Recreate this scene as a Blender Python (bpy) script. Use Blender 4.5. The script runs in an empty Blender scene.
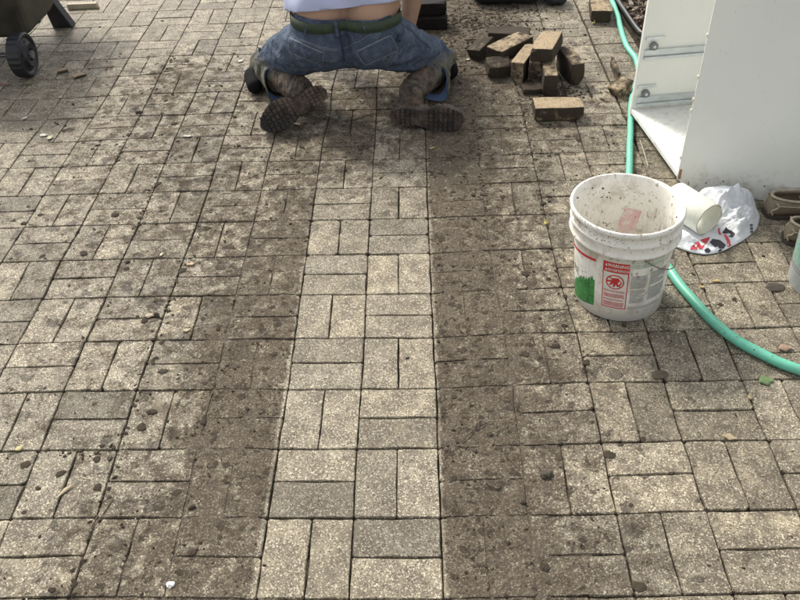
import bpy, bmesh, math, random
import numpy as np
from mathutils import Vector, Matrix, noise
from mathutils.bvhtree import BVHTree
PI = math.pi
R = math.radians
rnd = random.Random(7)

# ------------------------------------------------------------------ camera, sky, sun, exposure
sc = bpy.context.scene
col = sc.collection
F, CH, PITCH, ROLL, YAW, CX, CY = 813.696, 1.61573, 0.699988, -0.0421102, -0.0317614, -0.0406082, -0.9279087
cp, sp, cy_, sy_ = math.cos(PITCH), math.sin(PITCH), math.cos(YAW), math.sin(YAW)
fwd = Vector((sy_*cp, cy_*cp, -sp)); rgt = Vector((cy_, -sy_, 0)); up_ = rgt.cross(fwd)
cr, sr = math.cos(ROLL), math.sin(ROLL)
r2 = cr*rgt + sr*up_; u2 = -sr*rgt + cr*up_
cam_d = bpy.data.cameras.new('camera'); cam = bpy.data.objects.new('camera', cam_d); col.objects.link(cam)
CO = Vector((CX, CY, CH))
mw = Matrix(((r2.x, u2.x, -fwd.x, CO.x), (r2.y, u2.y, -fwd.y, CO.y), (r2.z, u2.z, -fwd.z, CO.z), (0, 0, 0, 1)))
cam.matrix_world = mw
cam_d.sensor_fit = 'HORIZONTAL'; cam_d.sensor_width = 36; cam_d.lens = 36*F/800
cam_d.clip_start = 0.05; cam_d.clip_end = 500
sc.camera = cam

SUN_EL, SUN_AZ = 42, -32           # azimuth measured from +y (away from the camera) towards +x
world = bpy.data.worlds.new('World'); sc.world = world; world.use_nodes = True
wn = world.node_tree; wn.nodes.clear()
sky = wn.nodes.new('ShaderNodeTexSky'); sky.sky_type = 'NISHITA'; sky.sun_disc = False
sky.sun_elevation = R(SUN_EL); sky.sun_rotation = R(SUN_AZ); sky.air_density = 1.0; sky.dust_density = 3.0; sky.ozone_density = 1.0
hs = wn.nodes.new('ShaderNodeHueSaturation'); hs.inputs['Saturation'].default_value = 0.12
bg = wn.nodes.new('ShaderNodeBackground'); bg.inputs[1].default_value = 0.14
wo = wn.nodes.new('ShaderNodeOutputWorld')
wn.links.new(sky.outputs[0], hs.inputs['Color']); wn.links.new(hs.outputs[0], bg.inputs[0]); wn.links.new(bg.outputs[0], wo.inputs[0])
sd = bpy.data.lights.new('sun', 'SUN'); sun = bpy.data.objects.new('sun', sd); col.objects.link(sun)
sd.energy = 2.2; sd.angle = R(10); sd.color = (1, .92, .79)
sv = Vector((math.sin(R(SUN_AZ))*math.cos(R(SUN_EL)), math.cos(R(SUN_AZ))*math.cos(R(SUN_EL)), math.sin(R(SUN_EL))))
sun.rotation_euler = (-sv).to_track_quat('-Z', 'Y').to_euler(); sun.location = sv*20
sc.view_settings.view_transform = 'Standard'; sc.view_settings.look = 'None'; sc.view_settings.gamma = 1
sc.view_settings.exposure = 0.80

# ------------------------------------------------------------------ helpers
def link(name, me, m=None, parent=None):
    o = bpy.data.objects.new(name, me); col.objects.link(o)
    if m is not None and me is not None and not me.materials: me.materials.append(m)
    if parent is not None: o.parent = parent
    return o
def tag(o, label=None, cat=None, group=None, kind=None):
    if label: o['label'] = label
    if cat: o['category'] = cat
    if group: o['group'] = group
    if kind: o['kind'] = kind
    return o
def empty(name, loc=(0, 0, 0), rz=0):
    o = bpy.data.objects.new(name, None); col.objects.link(o); o.location = loc; o.rotation_euler = (0, 0, rz)
    o.empty_display_size = .05
    return o
def mesh(name, vs, fs, smooth=False):
    me = bpy.data.meshes.new(name); me.from_pydata([tuple(v) for v in vs], [], fs)
    if smooth: me.polygons.foreach_set('use_smooth', [True]*len(me.polygons))
    me.update(); return me
def bm_mesh(name, bm, smooth=False):
    bmesh.ops.recalc_face_normals(bm, faces=bm.faces)
    me = bpy.data.meshes.new(name); bm.to_mesh(me); bm.free()
    if smooth: me.polygons.foreach_set('use_smooth', [True]*len(me.polygons))
    return me
def face_color(me, fcols, name='tint'):
    a = me.attributes.new(name, 'FLOAT', 'FACE'); a.data.foreach_set('value', fcols)
def tube(pts, rad, n=10, cap=True, closed=False):
    """mesh data of a round tube through pts; rad number or list"""
    P = [Vector(p) for p in pts]; N = len(P); vs = []; fs = []
    T = []
    for i in range(N):
        a = P[i-1] if (i > 0 or closed) else P[i]; b = P[(i+1) % N] if (i < N-1 or closed) else P[i]
        T.append((b-a).normalized())
    ref = Vector((0, 0, 1)) if abs(T[0].z) < .9 else Vector((1, 0, 0))
    nrm = (ref - T[0]*ref.dot(T[0])).normalized()
    for i in range(N):
        nrm = (nrm - T[i]*nrm.dot(T[i])).normalized(); bn = T[i].cross(nrm)
        r = rad[i] if isinstance(rad, (list, tuple)) else rad
        for k in range(n):
            a = 2*PI*k/n; vs.append(P[i] + nrm*math.cos(a)*r + bn*math.sin(a)*r)
    for i in range(N if closed else N-1):
        j = (i+1) % N
        for k in range(n):
            l = (k+1) % n; fs.append((i*n+k, i*n+l, j*n+l, j*n+k))
    if cap and not closed:
        fs.append(tuple(range(n))[::-1]); fs.append(tuple((N-1)*n+k for k in range(n)))
    return vs, fs
def catmull(pts, per=8):
    P = [Vector(p) for p in pts]; P = [P[0]*2-P[1]] + P + [P[-1]*2-P[-2]]; out = []
    for i in range(1, len(P)-2):
        for s in range(per):
            t = s/per; a, b, c, d = P[i-1], P[i], P[i+1], P[i+2]
            out.append(.5*((2*b)+(c-a)*t+(2*a-5*b+4*c-d)*t*t+(3*b-a-3*c+d)*t**3))
    out.append(P[-2]); return out
def box(x0, x1, y0, y1, z0, z1, bev=0, seg=2):
    bm = bmesh.new()
    vs = [bm.verts.new(p) for p in ((x0,y0,z0),(x1,y0,z0),(x1,y1,z0),(x0,y1,z0),(x0,y0,z1),(x1,y0,z1),(x1,y1,z1),(x0,y1,z1))]
    for f in ((3,2,1,0),(4,5,6,7),(0,1,5,4),(1,2,6,5),(2,3,7,6),(3,0,4,7)): bm.faces.new([vs[i] for i in f])
    if bev: bmesh.ops.bevel(bm, geom=bm.edges[:], offset=bev, segments=seg, profile=.6, affect='EDGES')
    return bm
def merge(*ml):
    vs = []; fs = []
    for v, f in ml:
        o = len(vs); vs += list(v); fs += [tuple(i+o for i in q) for q in f]
    return vs, fs
def bmdata(bm):
    bm.verts.ensure_lookup_table(); v = [x.co.copy() for x in bm.verts]; f = [tuple(y.index for y in x.verts) for x in bm.faces]; bm.free(); return v, f
def ray(u, v):
    return (fwd + r2*((u-400)/F) - u2*((v-300)/F)).normalized()
def back(u, v, z=0.0):
    d = ray(u, v); return CO + d*((z-CO.z)/d.z)

# ------------------------------------------------------------------ mud map (dirt lying on the patio, plus the man's shade painted between the boots) : rows in y, columns in x, both in paver modules
M = 0.205
MJ = [-2.5, 0.5, 1.5, 3.5, 5.5, 7.5, 9.5, 11.5, 13.0, 15.0, 17.0]
MROW = [
 [(-9,.15),(-5,.2),(-4,.55),(-2.1,.7),(-2,.02),(0,.02),(.05,.95),(1.2,.75),(2.2,.4),(3.2,.15),(9,.1)],
 [(-9,.15),(-4.6,.32),(-4,.66),(-2.8,.78),(-2.08,.72),(-2,.02),(0,.02),(.04,.95),(1,.85),(1.6,.6),(2.4,.4),(3.1,.18),(9,.1)],
 [(-9,.2),(-4.6,.35),(-3.4,.52),(-2.9,.85),(-2.08,.85),(-2,.02),(0,.03),(.04,.93),(.9,.82),(1.6,.55),(2.5,.28),(3.2,.18),(9,.12)],
 [(-9,.24),(-5,.36),(-3.6,.48),(-3.1,.85),(-2.08,.95),(-2,.04),(0,.04),(.04,.95),(1.1,.85),(1.7,.62),(2.5,.34),(3.2,.16),(9,.15)],
 [(-9,.22),(-5.5,.44),(-4,.54),(-2.8,.74),(-2.08,.82),(-2,.14),(0,.12),(.04,.92),(1,.86),(1.6,.62),(2.2,.5),(3,.33),(9,.18)],
 [(-9,.17),(-6,.46),(-4.4,.58),(-3,.66),(-2.08,.74),(-2,.40),(0,.36),(.04,.88),(.9,.86),(1.2,.68),(2,.55),(3,.3),(9,.15)],
 [(-9,.2),(-7,.46),(-5,.56),(-3,.56),(-2.3,.72),(-2,.68),(-1.5,.85),(-1.05,.85),(-1,.52),(0,.56),(.1,.95),(1,.85),(2,.66),(3,.5),(9,.3)],  # middle columns: soil plus the kneeling man's shadow, painted in as mud
 [(-9,.2),(-7,.46),(-5.5,.6),(-4,.52),(-2,.68),(-1,.85),(0,.78),(.1,.9),(1,.85),(2,.7),(3,.52),(4,.4),(9,.35)],  # middle columns again carry his painted shadow on top of the soil
 [(-12,.18),(-7,.4),(-5.6,.7),(-4.6,.55),(-3,.4),(-1,.5),(.1,.95),(1,.95),(2,.78),(3,.4),(9,.35)],
 [(-12,.12),(-7,.24),(-4,.3),(-1,.5),(.2,.95),(1,1.0),(2,.9),(2.6,.5),(3.5,.3),(9,.35)],
 [(-12,.05),(-7,.12),(-4,.2),(-1,.5),(.2,.9),(1,.9),(2,.72),(3,.35),(9,.3)],
]
def mud_shade_val(x, y):
    i = x/M; j = y/M
    def ev(row):
        if i <= row[0][0]: return row[0][1]
        for a, b in zip(row, row[1:]):
            if i <= b[0]: return a[1]+(b[1]-a[1])*(i-a[0])/(b[0]-a[0])
        return row[-1][1]
    if j <= MJ[0]: return ev(MROW[0])
    for k in range(len(MJ)-1):
        if j <= MJ[k+1]:
            t = (j-MJ[k])/(MJ[k+1]-MJ[k]); return ev(MROW[k])*(1-t)+ev(MROW[k+1])*t
    return ev(MROW[-1])

# ------------------------------------------------------------------ node helpers
class NT:
    def __init__(s, name):
        s.m = bpy.data.materials.new(name); s.m.use_nodes = True; s.t = s.m.node_tree
        s.b = s.t.nodes['Principled BSDF']
    def n(s, typ, **kw):
        x = s.t.nodes.new(typ)
        for k, v in kw.items(): setattr(x, k, v)
        return x
    def l(s, a, b): s.t.links.new(a, b)
    def val(s, inp, v):
        if hasattr(v, 'links') or isinstance(v, bpy.types.NodeSocket): s.l(v, inp)
        else: inp.default_value = v
    def math(s, op, a, b=0.0, c=None, clamp=False):
        x = s.n('ShaderNodeMath', operation=op, use_clamp=clamp); s.val(x.inputs[0], a); s.val(x.inputs[1], b)
        if c is not None: s.val(x.inputs[2], c)
        return x.outputs[0]
    def mr(s, v, a, b, c=0.0, d=1.0, smooth=False):
        x = s.n('ShaderNodeMapRange', interpolation_type='SMOOTHSTEP' if smooth else 'LINEAR')
        s.val(x.inputs[0], v)
        for k, q in enumerate((a, b, c, d)): x.inputs[k+1].default_value = q
        return x.outputs[0]
    def noise(s, vec, scale, detail=3, rough=.55, dist=0.0, out=0):
        x = s.n('ShaderNodeTexNoise'); x.inputs['Scale'].default_value = scale; x.inputs['Detail'].default_value = detail
        x.inputs['Roughness'].default_value = rough; x.inputs['Distortion'].default_value = dist
        if vec is not None: s.l(vec, x.inputs['Vector'])
        return x.outputs[out]
    def vor(s, vec, scale, out='Distance', feature='F1', rnd_=1.0):
        x = s.n('ShaderNodeTexVoronoi', feature=feature); x.inputs['Scale'].default_value = scale; x.inputs['Randomness'].default_value = rnd_
        if vec is not None: s.l(vec, x.inputs['Vector'])
        return x.outputs[out]
    def mix(s, f, a, b, mode='MIX'):
        x = s.n('ShaderNodeMix', data_type='RGBA', blend_type=mode)
        s.val(x.inputs[0], f)
        for i, q in ((6, a), (7, b)):
            if isinstance(q, bpy.types.NodeSocket): s.l(q, x.inputs[i])
            else: x.inputs[i].default_value = (*q, 1) if len(q) == 3 else q
        return x.outputs[2]
    def bump(s, h, strength, dist, nrm=None):
        x = s.n('ShaderNodeBump'); x.inputs['Strength'].default_value = strength; x.inputs['Distance'].default_value = dist
        s.l(h, x.inputs['Height'])
        if nrm is not None: s.l(nrm, x.inputs['Normal'])
        return x.outputs[0]
    def pos(s): return s.n('ShaderNodeNewGeometry').outputs['Position']
    def obj(s): return s.n('ShaderNodeTexCoord').outputs['Object']
    def attr(s, name): return s.n('ShaderNodeAttribute', attribute_name=name).outputs['Fac']
    def done(s, colr=None, rough=None, nrm=None, metal=None, spec=None):
        if colr is not None: s.val(s.b.inputs['Base Color'], colr if not isinstance(colr, tuple) else (*colr, 1))
        if rough is not None: s.val(s.b.inputs['Roughness'], rough)
        if nrm is not None: s.l(nrm, s.b.inputs['Normal'])
        if metal is not None: s.val(s.b.inputs['Metallic'], metal)
        if spec is not None: s.val(s.b.inputs['Specular IOR Level'], spec)
        return s.m
def simple(name, c, rough=.6, var=.15, scale=20, bump=0.0, bdist=.002, metal=0.0, spec=.5):
    t = NT(name); o = t.obj(); nz = t.noise(o, scale, 4)
    f = t.mr(nz, .3, .7, 1-var, 1+var)
    x = t.n('ShaderNodeVectorMath', operation='SCALE'); x.inputs[0].default_value = c; t.l(f, x.inputs['Scale'])
    nr = t.bump(t.noise(o, scale*6, 4), bump, bdist) if bump else None
    return t.done(x.outputs[0], rough, nr, metal, spec)

def mud_shade_nodes(t, P):
    """2-D amount of mud and painted shade from the table above, as colour ramps across x blended along y"""
    wv = t.noise(P, 9, 3, .6, out=1)
    sub = t.n('ShaderNodeVectorMath', operation='SUBTRACT'); t.l(wv, sub.inputs[0]); sub.inputs[1].default_value = (.5, .5, .5)
    sc_ = t.n('ShaderNodeVectorMath', operation='MULTIPLY'); t.l(sub.outputs[0], sc_.inputs[0]); sc_.inputs[1].default_value = (.035, .12, 0)
    ad = t.n('ShaderNodeVectorMath', operation='ADD'); t.l(P, ad.inputs[0]); t.l(sc_.outputs[0], ad.inputs[1])
    sx = t.n('ShaderNodeSeparateXYZ'); t.l(ad.outputs[0], sx.inputs[0])
    # the edges of the swept strip are straight: x itself is not warped near it
    sx0 = t.n('ShaderNodeSeparateXYZ'); t.l(P, sx0.inputs[0])
    d = t.math('ABSOLUTE', t.math('ADD', sx0.outputs[0], M)); near = t.mr(d, M*1.05, M*1.5, 0, 1)
    xx = t.math('ADD', sx0.outputs[0], t.math('MULTIPLY', t.math('SUBTRACT', sx.outputs[0], sx0.outputs[0]), near))
    fx = t.mr(xx, -12*M, 9*M)
    out = None
    for k, row in enumerate(MROW):
        cr_ = t.n('ShaderNodeValToRGB'); e = cr_.color_ramp
        pts = [((i+12)/21, v) for i, v in row]
        e.elements[0].position = max(0, pts[0][0]); e.elements[0].color = (pts[0][1],)*3+(1,)
        e.elements[1].position = min(1, pts[-1][0]); e.elements[1].color = (pts[-1][1],)*3+(1,)
        for p_, v in pts[1:-1]:
            q = e.elements.new(p_); q.color = (v, v, v, 1)
        t.l(fx, cr_.inputs[0])
        if out is None: out = cr_.outputs[0]
        else:
            f = t.mr(sx.outputs[1], MJ[k-1]*M, MJ[k]*M); out = t.mix(f, out, cr_.outputs[0])
    s = t.n('ShaderNodeSeparateColor'); t.l(out, s.inputs[0]); return s.outputs[0]

def mat_paver():
    t = NT('concrete_paver'); P = t.pos()
    m = mud_shade_nodes(t, P)
    tint = t.attr('tint'); hue = t.attr('hue')
    base = t.mix(hue, (.322, .276, .192), (.262, .234, .178))
    base = t.mix(t.mr(t.noise(P, 14, 4), .32, .62), base, (.155, .130, .093))
    # exposed aggregate: pale and dark grains of 2 to 4 mm
    cell = t.vor(P, 330, 'Color'); sc1 = t.n('ShaderNodeSeparateColor'); t.l(cell, sc1.inputs[0])
    pale = t.mr(sc1.outputs[0], .72, .88); dark = t.mr(sc1.outputs[1], .78, .9)
    cell2 = t.vor(P, 620, 'Color'); sc2 = t.n('ShaderNodeSeparateColor'); t.l(cell2, sc2.inputs[0])
    base = t.mix(t.math('MULTIPLY', pale, .6), base, (.66, .60, .465))
    base = t.mix(t.math('MULTIPLY', dark, .75), base, (.035, .03, .022))
    g = t.mr(sc2.outputs[2], 0, 1, .66, 1.34)
    vm = t.n('ShaderNodeVectorMath', operation='SCALE'); t.l(base, vm.inputs[0]); t.l(t.math('MULTIPLY', g, tint), vm.inputs['Scale'])
    base = vm.outputs[0]
    sxx = t.n('ShaderNodeSeparateXYZ'); t.l(P, sxx.inputs[0]); old = t.mr(t.math('ABSOLUTE', t.math('ADD', sxx.outputs[0], M)), M*1.0, M*1.02, .72, 1)
    gr = t.mr(t.noise(P, 21, 6, .70, .3), .46, .64, 0, .78)
    base = t.mix(t.math('MULTIPLY', gr, old), base, t.mix(pale, (.088, .072, .053), (.26, .225, .165)))
    # mud, and in the same colour the painted shade between the boots
    n1 = t.noise(P, 19, 6, .62, .4); n2 = t.noise(P, 75, 5, .6)
    nn = t.math('ADD', t.math('MULTIPLY', n1, .72), t.math('MULTIPLY', n2, .28))
    e = t.math('ADD', m, t.math('MULTIPLY', t.math('SUBTRACT', nn, .5), 2.7))
    film = t.mr(e, .34, .86, 0, 1, True)
    # spatters: rounded clods pressed flat, 1 to 5 cm
    dv = t.noise(P, 38, 4, .65, out=1); w1 = t.n('ShaderNodeVectorMath', operation='MULTIPLY_ADD'); t.l(dv, w1.inputs[0]); w1.inputs[1].default_value = (.06, .06, .06); t.l(P, w1.inputs[2])
    vd = t.vor(w1.outputs[0], 17, 'Distance'); vc = t.vor(w1.outputs[0], 17, 'Color'); s3 = t.n('ShaderNodeSeparateColor'); t.l(vc, s3.inputs[0])
    rad = t.math('MULTIPLY', t.math('SUBTRACT', t.math('ADD', s3.outputs[0], t.math('MULTIPLY', m, .75)), .74), .75)
    spl = t.mr(t.math('SUBTRACT', rad, vd), -.02, .06, 0, 1, True)
    vd2 = t.vor(w1.outputs[0], 48, 'Distance'); vc2 = t.vor(w1.outputs[0], 48, 'Color'); s4 = t.n('ShaderNodeSeparateColor'); t.l(vc2, s4.inputs[0])
    rad2 = t.math('MULTIPLY', t.math('SUBTRACT', t.math('ADD', s4.outputs[1], t.math('MULTIPLY', m, .55)), .83), .95)
    spl2 = t.mr(t.math('SUBTRACT', rad2, vd2), -.02, .08, 0, 1, True)
    gate = t.mr(m, .04, .16)
    spl = t.math('MULTIPLY', t.math('MAXIMUM', t.math('MULTIPLY', spl, t.mr(m, .55, .85, .85, .3)), spl2), gate)
    mud_shade_c = t.mix(t.mr(t.noise(P, 26, 4), .35, .68), (.112, .092, .071), (.060, .048, .037))
    mud_shade_c = t.mix(t.math('MULTIPLY', pale, .35), mud_shade_c, (.36, .31, .23))
    mud_shade_c = t.mix(t.math('MULTIPLY', t.mr(t.noise(P, 240, 3), .5, .68), .5), mud_shade_c, (.050, .040, .029))
    c = t.mix(t.math('MULTIPLY', film, .86), base, mud_shade_c)
    c = t.mix(t.math('MULTIPLY', spl, .8), c, t.mix(t.noise(P, 90, 2), (.062, .050, .038), (.030, .024, .018)))
    h = t.math('ADD', t.math('MULTIPLY', sc2.outputs[0], .28), t.math('MULTIPLY', sc1.outputs[0], .35))
    h = t.math('ADD', h, t.math('MULTIPLY', t.noise(P, 120, 4, .6), .8))
    n_ = t.bump(h, .8, .0018)
    hm = t.math('ADD', t.math('MULTIPLY', film, t.mr(n2, .3, .7, .3, 1.2)), t.math('MULTIPLY', spl, 1.4))
    n_ = t.bump(hm, .7, .003, n_)
    return t.done(c, t.mix(film, (.7, .7, .7), (.95, .95, .95)), n_, spec=t.mr(film, 0, 1, .4, .08))
def mat_joint():
    t = NT('joint_dirt'); P = t.pos(); m = mud_shade_nodes(t, P)
    a = t.mix(t.noise(P, 120, 4), (.022, .018, .013), (.05, .04, .028))
    b = t.mix(t.noise(P, 60, 5), (.110, .090, .069), (.052, .042, .032))
    c = t.mix(t.mr(m, .4, .75), a, b)
    vj = t.n('ShaderNodeSeparateColor'); t.l(t.vor(P, 330, 'Color'), vj.inputs[0])
    c = t.mix(t.math('MULTIPLY', t.math('MULTIPLY', t.mr(vj.outputs[0], .74, .9), .35), t.mr(m, .4, .75)), c, (.36, .31, .23))
    c = t.mix(t.mr(t.noise(P, 300, 2), .62, .7), c, (.2, .17, .12))
    return t.done(c, .95, t.bump(t.noise(P, 220, 4), .8, .004), spec=.2)
def mat_loose_brick():
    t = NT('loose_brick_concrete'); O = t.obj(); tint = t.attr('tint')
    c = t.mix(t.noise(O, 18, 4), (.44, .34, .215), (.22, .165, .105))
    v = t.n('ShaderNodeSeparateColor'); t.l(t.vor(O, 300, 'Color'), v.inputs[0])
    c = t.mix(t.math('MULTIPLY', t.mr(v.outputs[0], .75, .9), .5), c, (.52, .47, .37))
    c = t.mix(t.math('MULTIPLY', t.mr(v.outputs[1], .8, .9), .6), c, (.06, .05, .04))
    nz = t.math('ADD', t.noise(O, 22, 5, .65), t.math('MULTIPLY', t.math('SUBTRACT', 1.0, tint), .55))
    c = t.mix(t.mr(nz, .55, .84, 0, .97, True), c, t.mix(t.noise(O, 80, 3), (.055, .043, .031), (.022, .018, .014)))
    h = t.math('ADD', t.noise(O, 90, 5, .65), t.math('MULTIPLY', v.outputs[2], .3))
    return t.done(c, .9, t.bump(h, .7, .003), spec=.25)
MAT = {}
MAT['paver'] = mat_paver(); MAT['joint'] = mat_joint(); MAT['brick'] = mat_loose_brick()
MAT['wet'] = simple('wet_soil_black_brick', (.011, .009, .008), .8, .5, 60, .5, .004, spec=.2)

# ------------------------------------------------------------------ ground and patio
def ground():
    n = 40; vs = []; fs = []
    for a in range(n+1):
        for b in range(n+1):
            x = (a/n-.5); y = (b/n-.5)
            x = math.copysign(abs(x*2)**2.2, x)*120; y = math.copysign(abs(y*2)**2.2, y)*120
            vs.append((x, y+1.5, -.075-.0*noise.noise((x, y, 0))))
    for a in range(n):
        for b in range(n):
            i = a*(n+1)+b; fs.append((i, i+n+1, i+n+2, i+1))
    t = NT('soil'); P = t.pos()
    c = t.mix(t.noise(P, 3, 6), (.05, .042, .028), (.09, .075, .05)); c = t.mix(t.mr(t.noise(P, .6, 3), .45, .6), c, (.05, .07, .025))
    m = t.done(c, .95, t.bump(t.noise(P, 40, 5), .6, .01))
    tag(link('ground', mesh('ground', vs, fs), m), kind='structure')
ground()
WARP = [(0,0,-5,-10),(-1,0,-1,-7),(-2,0,2,-4),(0,1,-4,-8),(-1,1,0,-6),(-2,1,0,-1),(0,2,-4,-8),(-1,2,-5,-4),(-2,2,3,1),(0,5,-7,-10),(-1,5,-1,-3),(-2,5,-1,-1),(0,6,-5,-11),(-1,6,-4,-3),(-2,6,-3,4),(0,7,-4,-7),(-1,7,-4,-5),(-2,7,-6,1),(0,8,-5,-8),(-1,8,-3,-2),(-2,8,-6,-3),(0,9,-5,-15),(-1,9,-3,-4),(-2,9,-7,1),(1,2,3,-3),(2,2,1,2),(3,2,-2,6),(4,2,7,4),(2,1,-5,-5),(3,1,-2,1),(4,1,8,1),(2,0,-7,-9),(3,0,-1,-5),(2,3,6,14),(3,3,3,9),(4,3,7,7),(2,4,8,7),(3,4,1,6),(4,4,14,9),(-3,2,-2,5),(-4,2,-6,8),(-5,2,-2,11),(-5,1,-1,7),(-4,1,3,6),(-3,1,2,3),(-3,0,8,5),(-4,0,0,11),(-7,8,-1,-1),(-7,7,2,-6),(-6,7,2,4),(-6,6,-12,0),(-5,5,-3,11),(-4,7,4,5),(-4,6,-4,-4),(-4,5,-4,12),(-4,4,-5,10),(-4,3,-13,14),(-5,4,-12,8),(-5,3,-7,16),(-6,4,-6,5),(-3,4,2,4),(-3,3,8,8),(-6,5,5,5),(-8,13,12,-20),(-8,12,6,-15),(-8,11,10,-12),(-7,12,11,-2),(-7,11,4,-3),(-7,10,0,-8),(-6,12,2,9),(-6,11,3,6),(-6,10,4,8),(-6,13,-9,16),(-5,11,-10,-5),(-5,10,-8,9),(-4,12,-4,14),(-4,11,-3,10),(-4,10,-8,12),(1,11,6,18),(1,10,-3,12),(1,9,-8,1),(1,8,-3,10),(2,11,-2,20),(2,10,1,9),(2,9,-4,5),(2,8,-5,14),(3,10,1,20),(3,9,-5,10),(3,8,-7,18),(1,7,-10,0),(1,6,-7,6),(2,7,-8,-1),(2,6,-10,11),(2,5,-11,8),(5,5,5,18),(5,4,11,11),(4,5,18,10),(5,6,17,18)]
wa = np.array(WARP, float)
crng = random.Random(3)
CORN = {}
for i in range(-17, 11):
    for j in range(-5, 24):
        d2 = (wa[:, 0]-i)**2+(wa[:, 1]-j)**2
        w = np.exp(-d2/(2*.55**2)); w0 = w.sum()+.12
        ex = (w*wa[:, 2]).sum()/w0/1000; ey = (w*wa[:, 3]).sum()/w0/1000
        free = .12/w0
        ex += crng.gauss(0, .0035)*free; ey += crng.gauss(0, .0035)*free
        CORN[(i, j)] = (i*M+ex, j*M+ey)
TINTS = {(-2,1,0): .62, (-1,2,0): .74, (-1,0,1): .70, (-1,1,0): .84, (-2,0,0): 1.02, (-2,0,1): .93, (-1,3,1): 1.08, (-1,2,1): 1.08, (-1,1,1): 1.12,
         (-2,1,1): 1.12, (-2,2,0): 1.1, (-2,2,1): 1.15, (-1,0,0): 1.12, (-1,6,0): .88, (-2,8,0): .95, (-1,7,0): .82, (-2,3,0): 1.05, (-2,7,1): 1.05}
prng = random.Random(11)
def perimeter(c4, inset, n_long, rr, amp):
    """closed outline of a brick inside the quad c4, wobbling like a worn concrete edge, corners rounded"""
    P = [Vector((p[0], p[1])) for p in c4]; cen = sum(P, Vector((0, 0)))/4
    Q = []
    for k in range(4):
        a, b, c = P[k-1], P[k], P[(k+1) % 4]
        d1 = (b-a).normalized(); d2 = (c-b).normalized()
        n1 = Vector((-d1.y, d1.x)); n2 = Vector((-d2.y, d2.x))
        Q.append(b + (n1+n2)*inset)
    out = []
    L = [(Q[(k+1) % 4]-Q[k]).length for k in range(4)]
    for k in range(4):
        a, b = Q[k], Q[(k+1) % 4]; d = (b-a).normalized(); nn = Vector((-d.y, d.x))
        out.append(a + d*rr)
        m = n_long if L[k] > .14 else max(0, n_long-1)
        for s in range(m):
            t = (s+1)/(m+1); out.append(a.lerp(b, t) + nn*rr_g(amp))
        out.append(b - d*rr)
    return out
def rr_g(a): return prng.uniform(-a*.3, a)
def brick_geo(c4, near, z0):
    inset = .0007+prng.random()*.0010
    rr = prng.uniform(.002, .006)+(.006 if prng.random() < .12 else 0)
    out = perimeter(c4, inset, 3 if near else 1, rr, .0023)
    n = len(out); tx, ty = prng.gauss(0, .0045), prng.gauss(0, .0045); cx = sum(p.x for p in out)/n; cy = sum(p.y for p in out)/n
    cen = Vector((cx, cy)); vs = []; fs = []
    bev = prng.uniform(.0018, .0032)
    def z(p): return z0 + (p.x-cx)*tx + (p.y-cy)*ty
    for p in out:
        q = p + (cen-p).normalized()*bev; vs.append((q.x, q.y, z(q)))
    for p in out: vs.append((p.x, p.y, z(p)-prng.uniform(.002, .0045)))
    for p in out: vs.append((p.x, p.y, -.058))
    fs.append(tuple(range(n)))
    for k in range(n):
        l = (k+1) % n
        fs.append((k, n+k, n+l, l)); fs.append((n+k, 2*n+k, 2*n+l, n+l))
    return vs, fs
patio = empty('patio'); tag(patio, kind='structure')
def proj(x, y, z=0):
    d = Vector((x, y, z))-CO; w = d.dot(fwd)
    return (400+F*d.dot(r2)/w, 300-F*d.dot(u2)/w) if w > .1 else (-9999, -9999)
bricks = []; borders = []
def lerp2(a, b, t): return (a[0]+(b[0]-a[0])*t, a[1]+(b[1]-a[1])*t)
for i in range(-16, 9):
    for j in range(-5, 22):
        if i >= 5 and j >= 10: continue
        a, b, c, d = CORN[(i, j)], CORN[(i+1, j)], CORN[(i+1, j+1)], CORN[(i, j+1)]
        border = (i == 4 and j >= 9)
        wide = .0
        hz = (i+j) % 2 != 0 or border
        if border:
            a = (a[0]+.006, a[1]); d = (d[0]+.006, d[1])
        h = prng.uniform(.485, .515)
        if hz:
            e, f = lerp2(a, d, h), lerp2(b, c, h+prng.uniform(-.008, .008)); parts = [(a, b, f, e), (e, f, c, d)]
        else:
            e, f = lerp2(a, b, h), lerp2(d, c, h+prng.uniform(-.008, .008)); parts = [(a, e, f, d), (e, b, c, f)]
        for k, q in enumerate(parts):
            pp = [proj(*p) for p in q]
            ar = abs(sum(pp[m][0]*pp[(m+1) % 4][1]-pp[(m+1) % 4][0]*pp[m][1] for m in range(4)))/2
            vis = any(-5 < p[0] < 805 and -5 < p[1] < 605 for p in pp)
            hid = (i >= 4 and 7.5 < j < 13 and not border)
            tint = TINTS.get((i, j, k), prng.gauss(.98, .14)); tint = max(.62, min(1.28, tint))
            if TINTS.get((i, j, k)): tint = TINTS[(i, j, k)]
            hue = prng.random()
            if -7 >= i or j > 6 and i < -3: hue = .3+.5*prng.random()
            z0 = max(-.0009, min(.0022, prng.gauss(0, .0011)))
            bricks.append([ar if vis and not hid else 0, brick_geo(q, ar > 900, z0), tint, hue, border])
def brick_mesh(name, items):
    vs = []; fs = []; tt = []; hh = []
    for _, (v, f), t, h, _b in items:
        o = len(vs); vs += v; fs += [tuple(x+o for x in q) for q in f]; tt += [t]*len(f); hh += [h]*len(f)
    me = mesh(name, vs, fs); face_color(me, tt, 'tint'); face_color(me, hh, 'hue'); return me
mains = sorted([b for b in bricks if not b[4]], key=lambda b: -b[0]); brd = sorted([b for b in bricks if b[4]], key=lambda b: -b[0])
for b in mains[:300]: link('paver', brick_mesh('paver', [b]), MAT['paver'], patio)
tag(link('distant_pavers', brick_mesh('distant_pavers', mains[300:]), MAT['paver'], patio), kind='stuff')
for b in brd: 
    if b[0] > 60: link('border_paver', brick_mesh('border_paver', [b]), MAT['paver'], patio)
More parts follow.
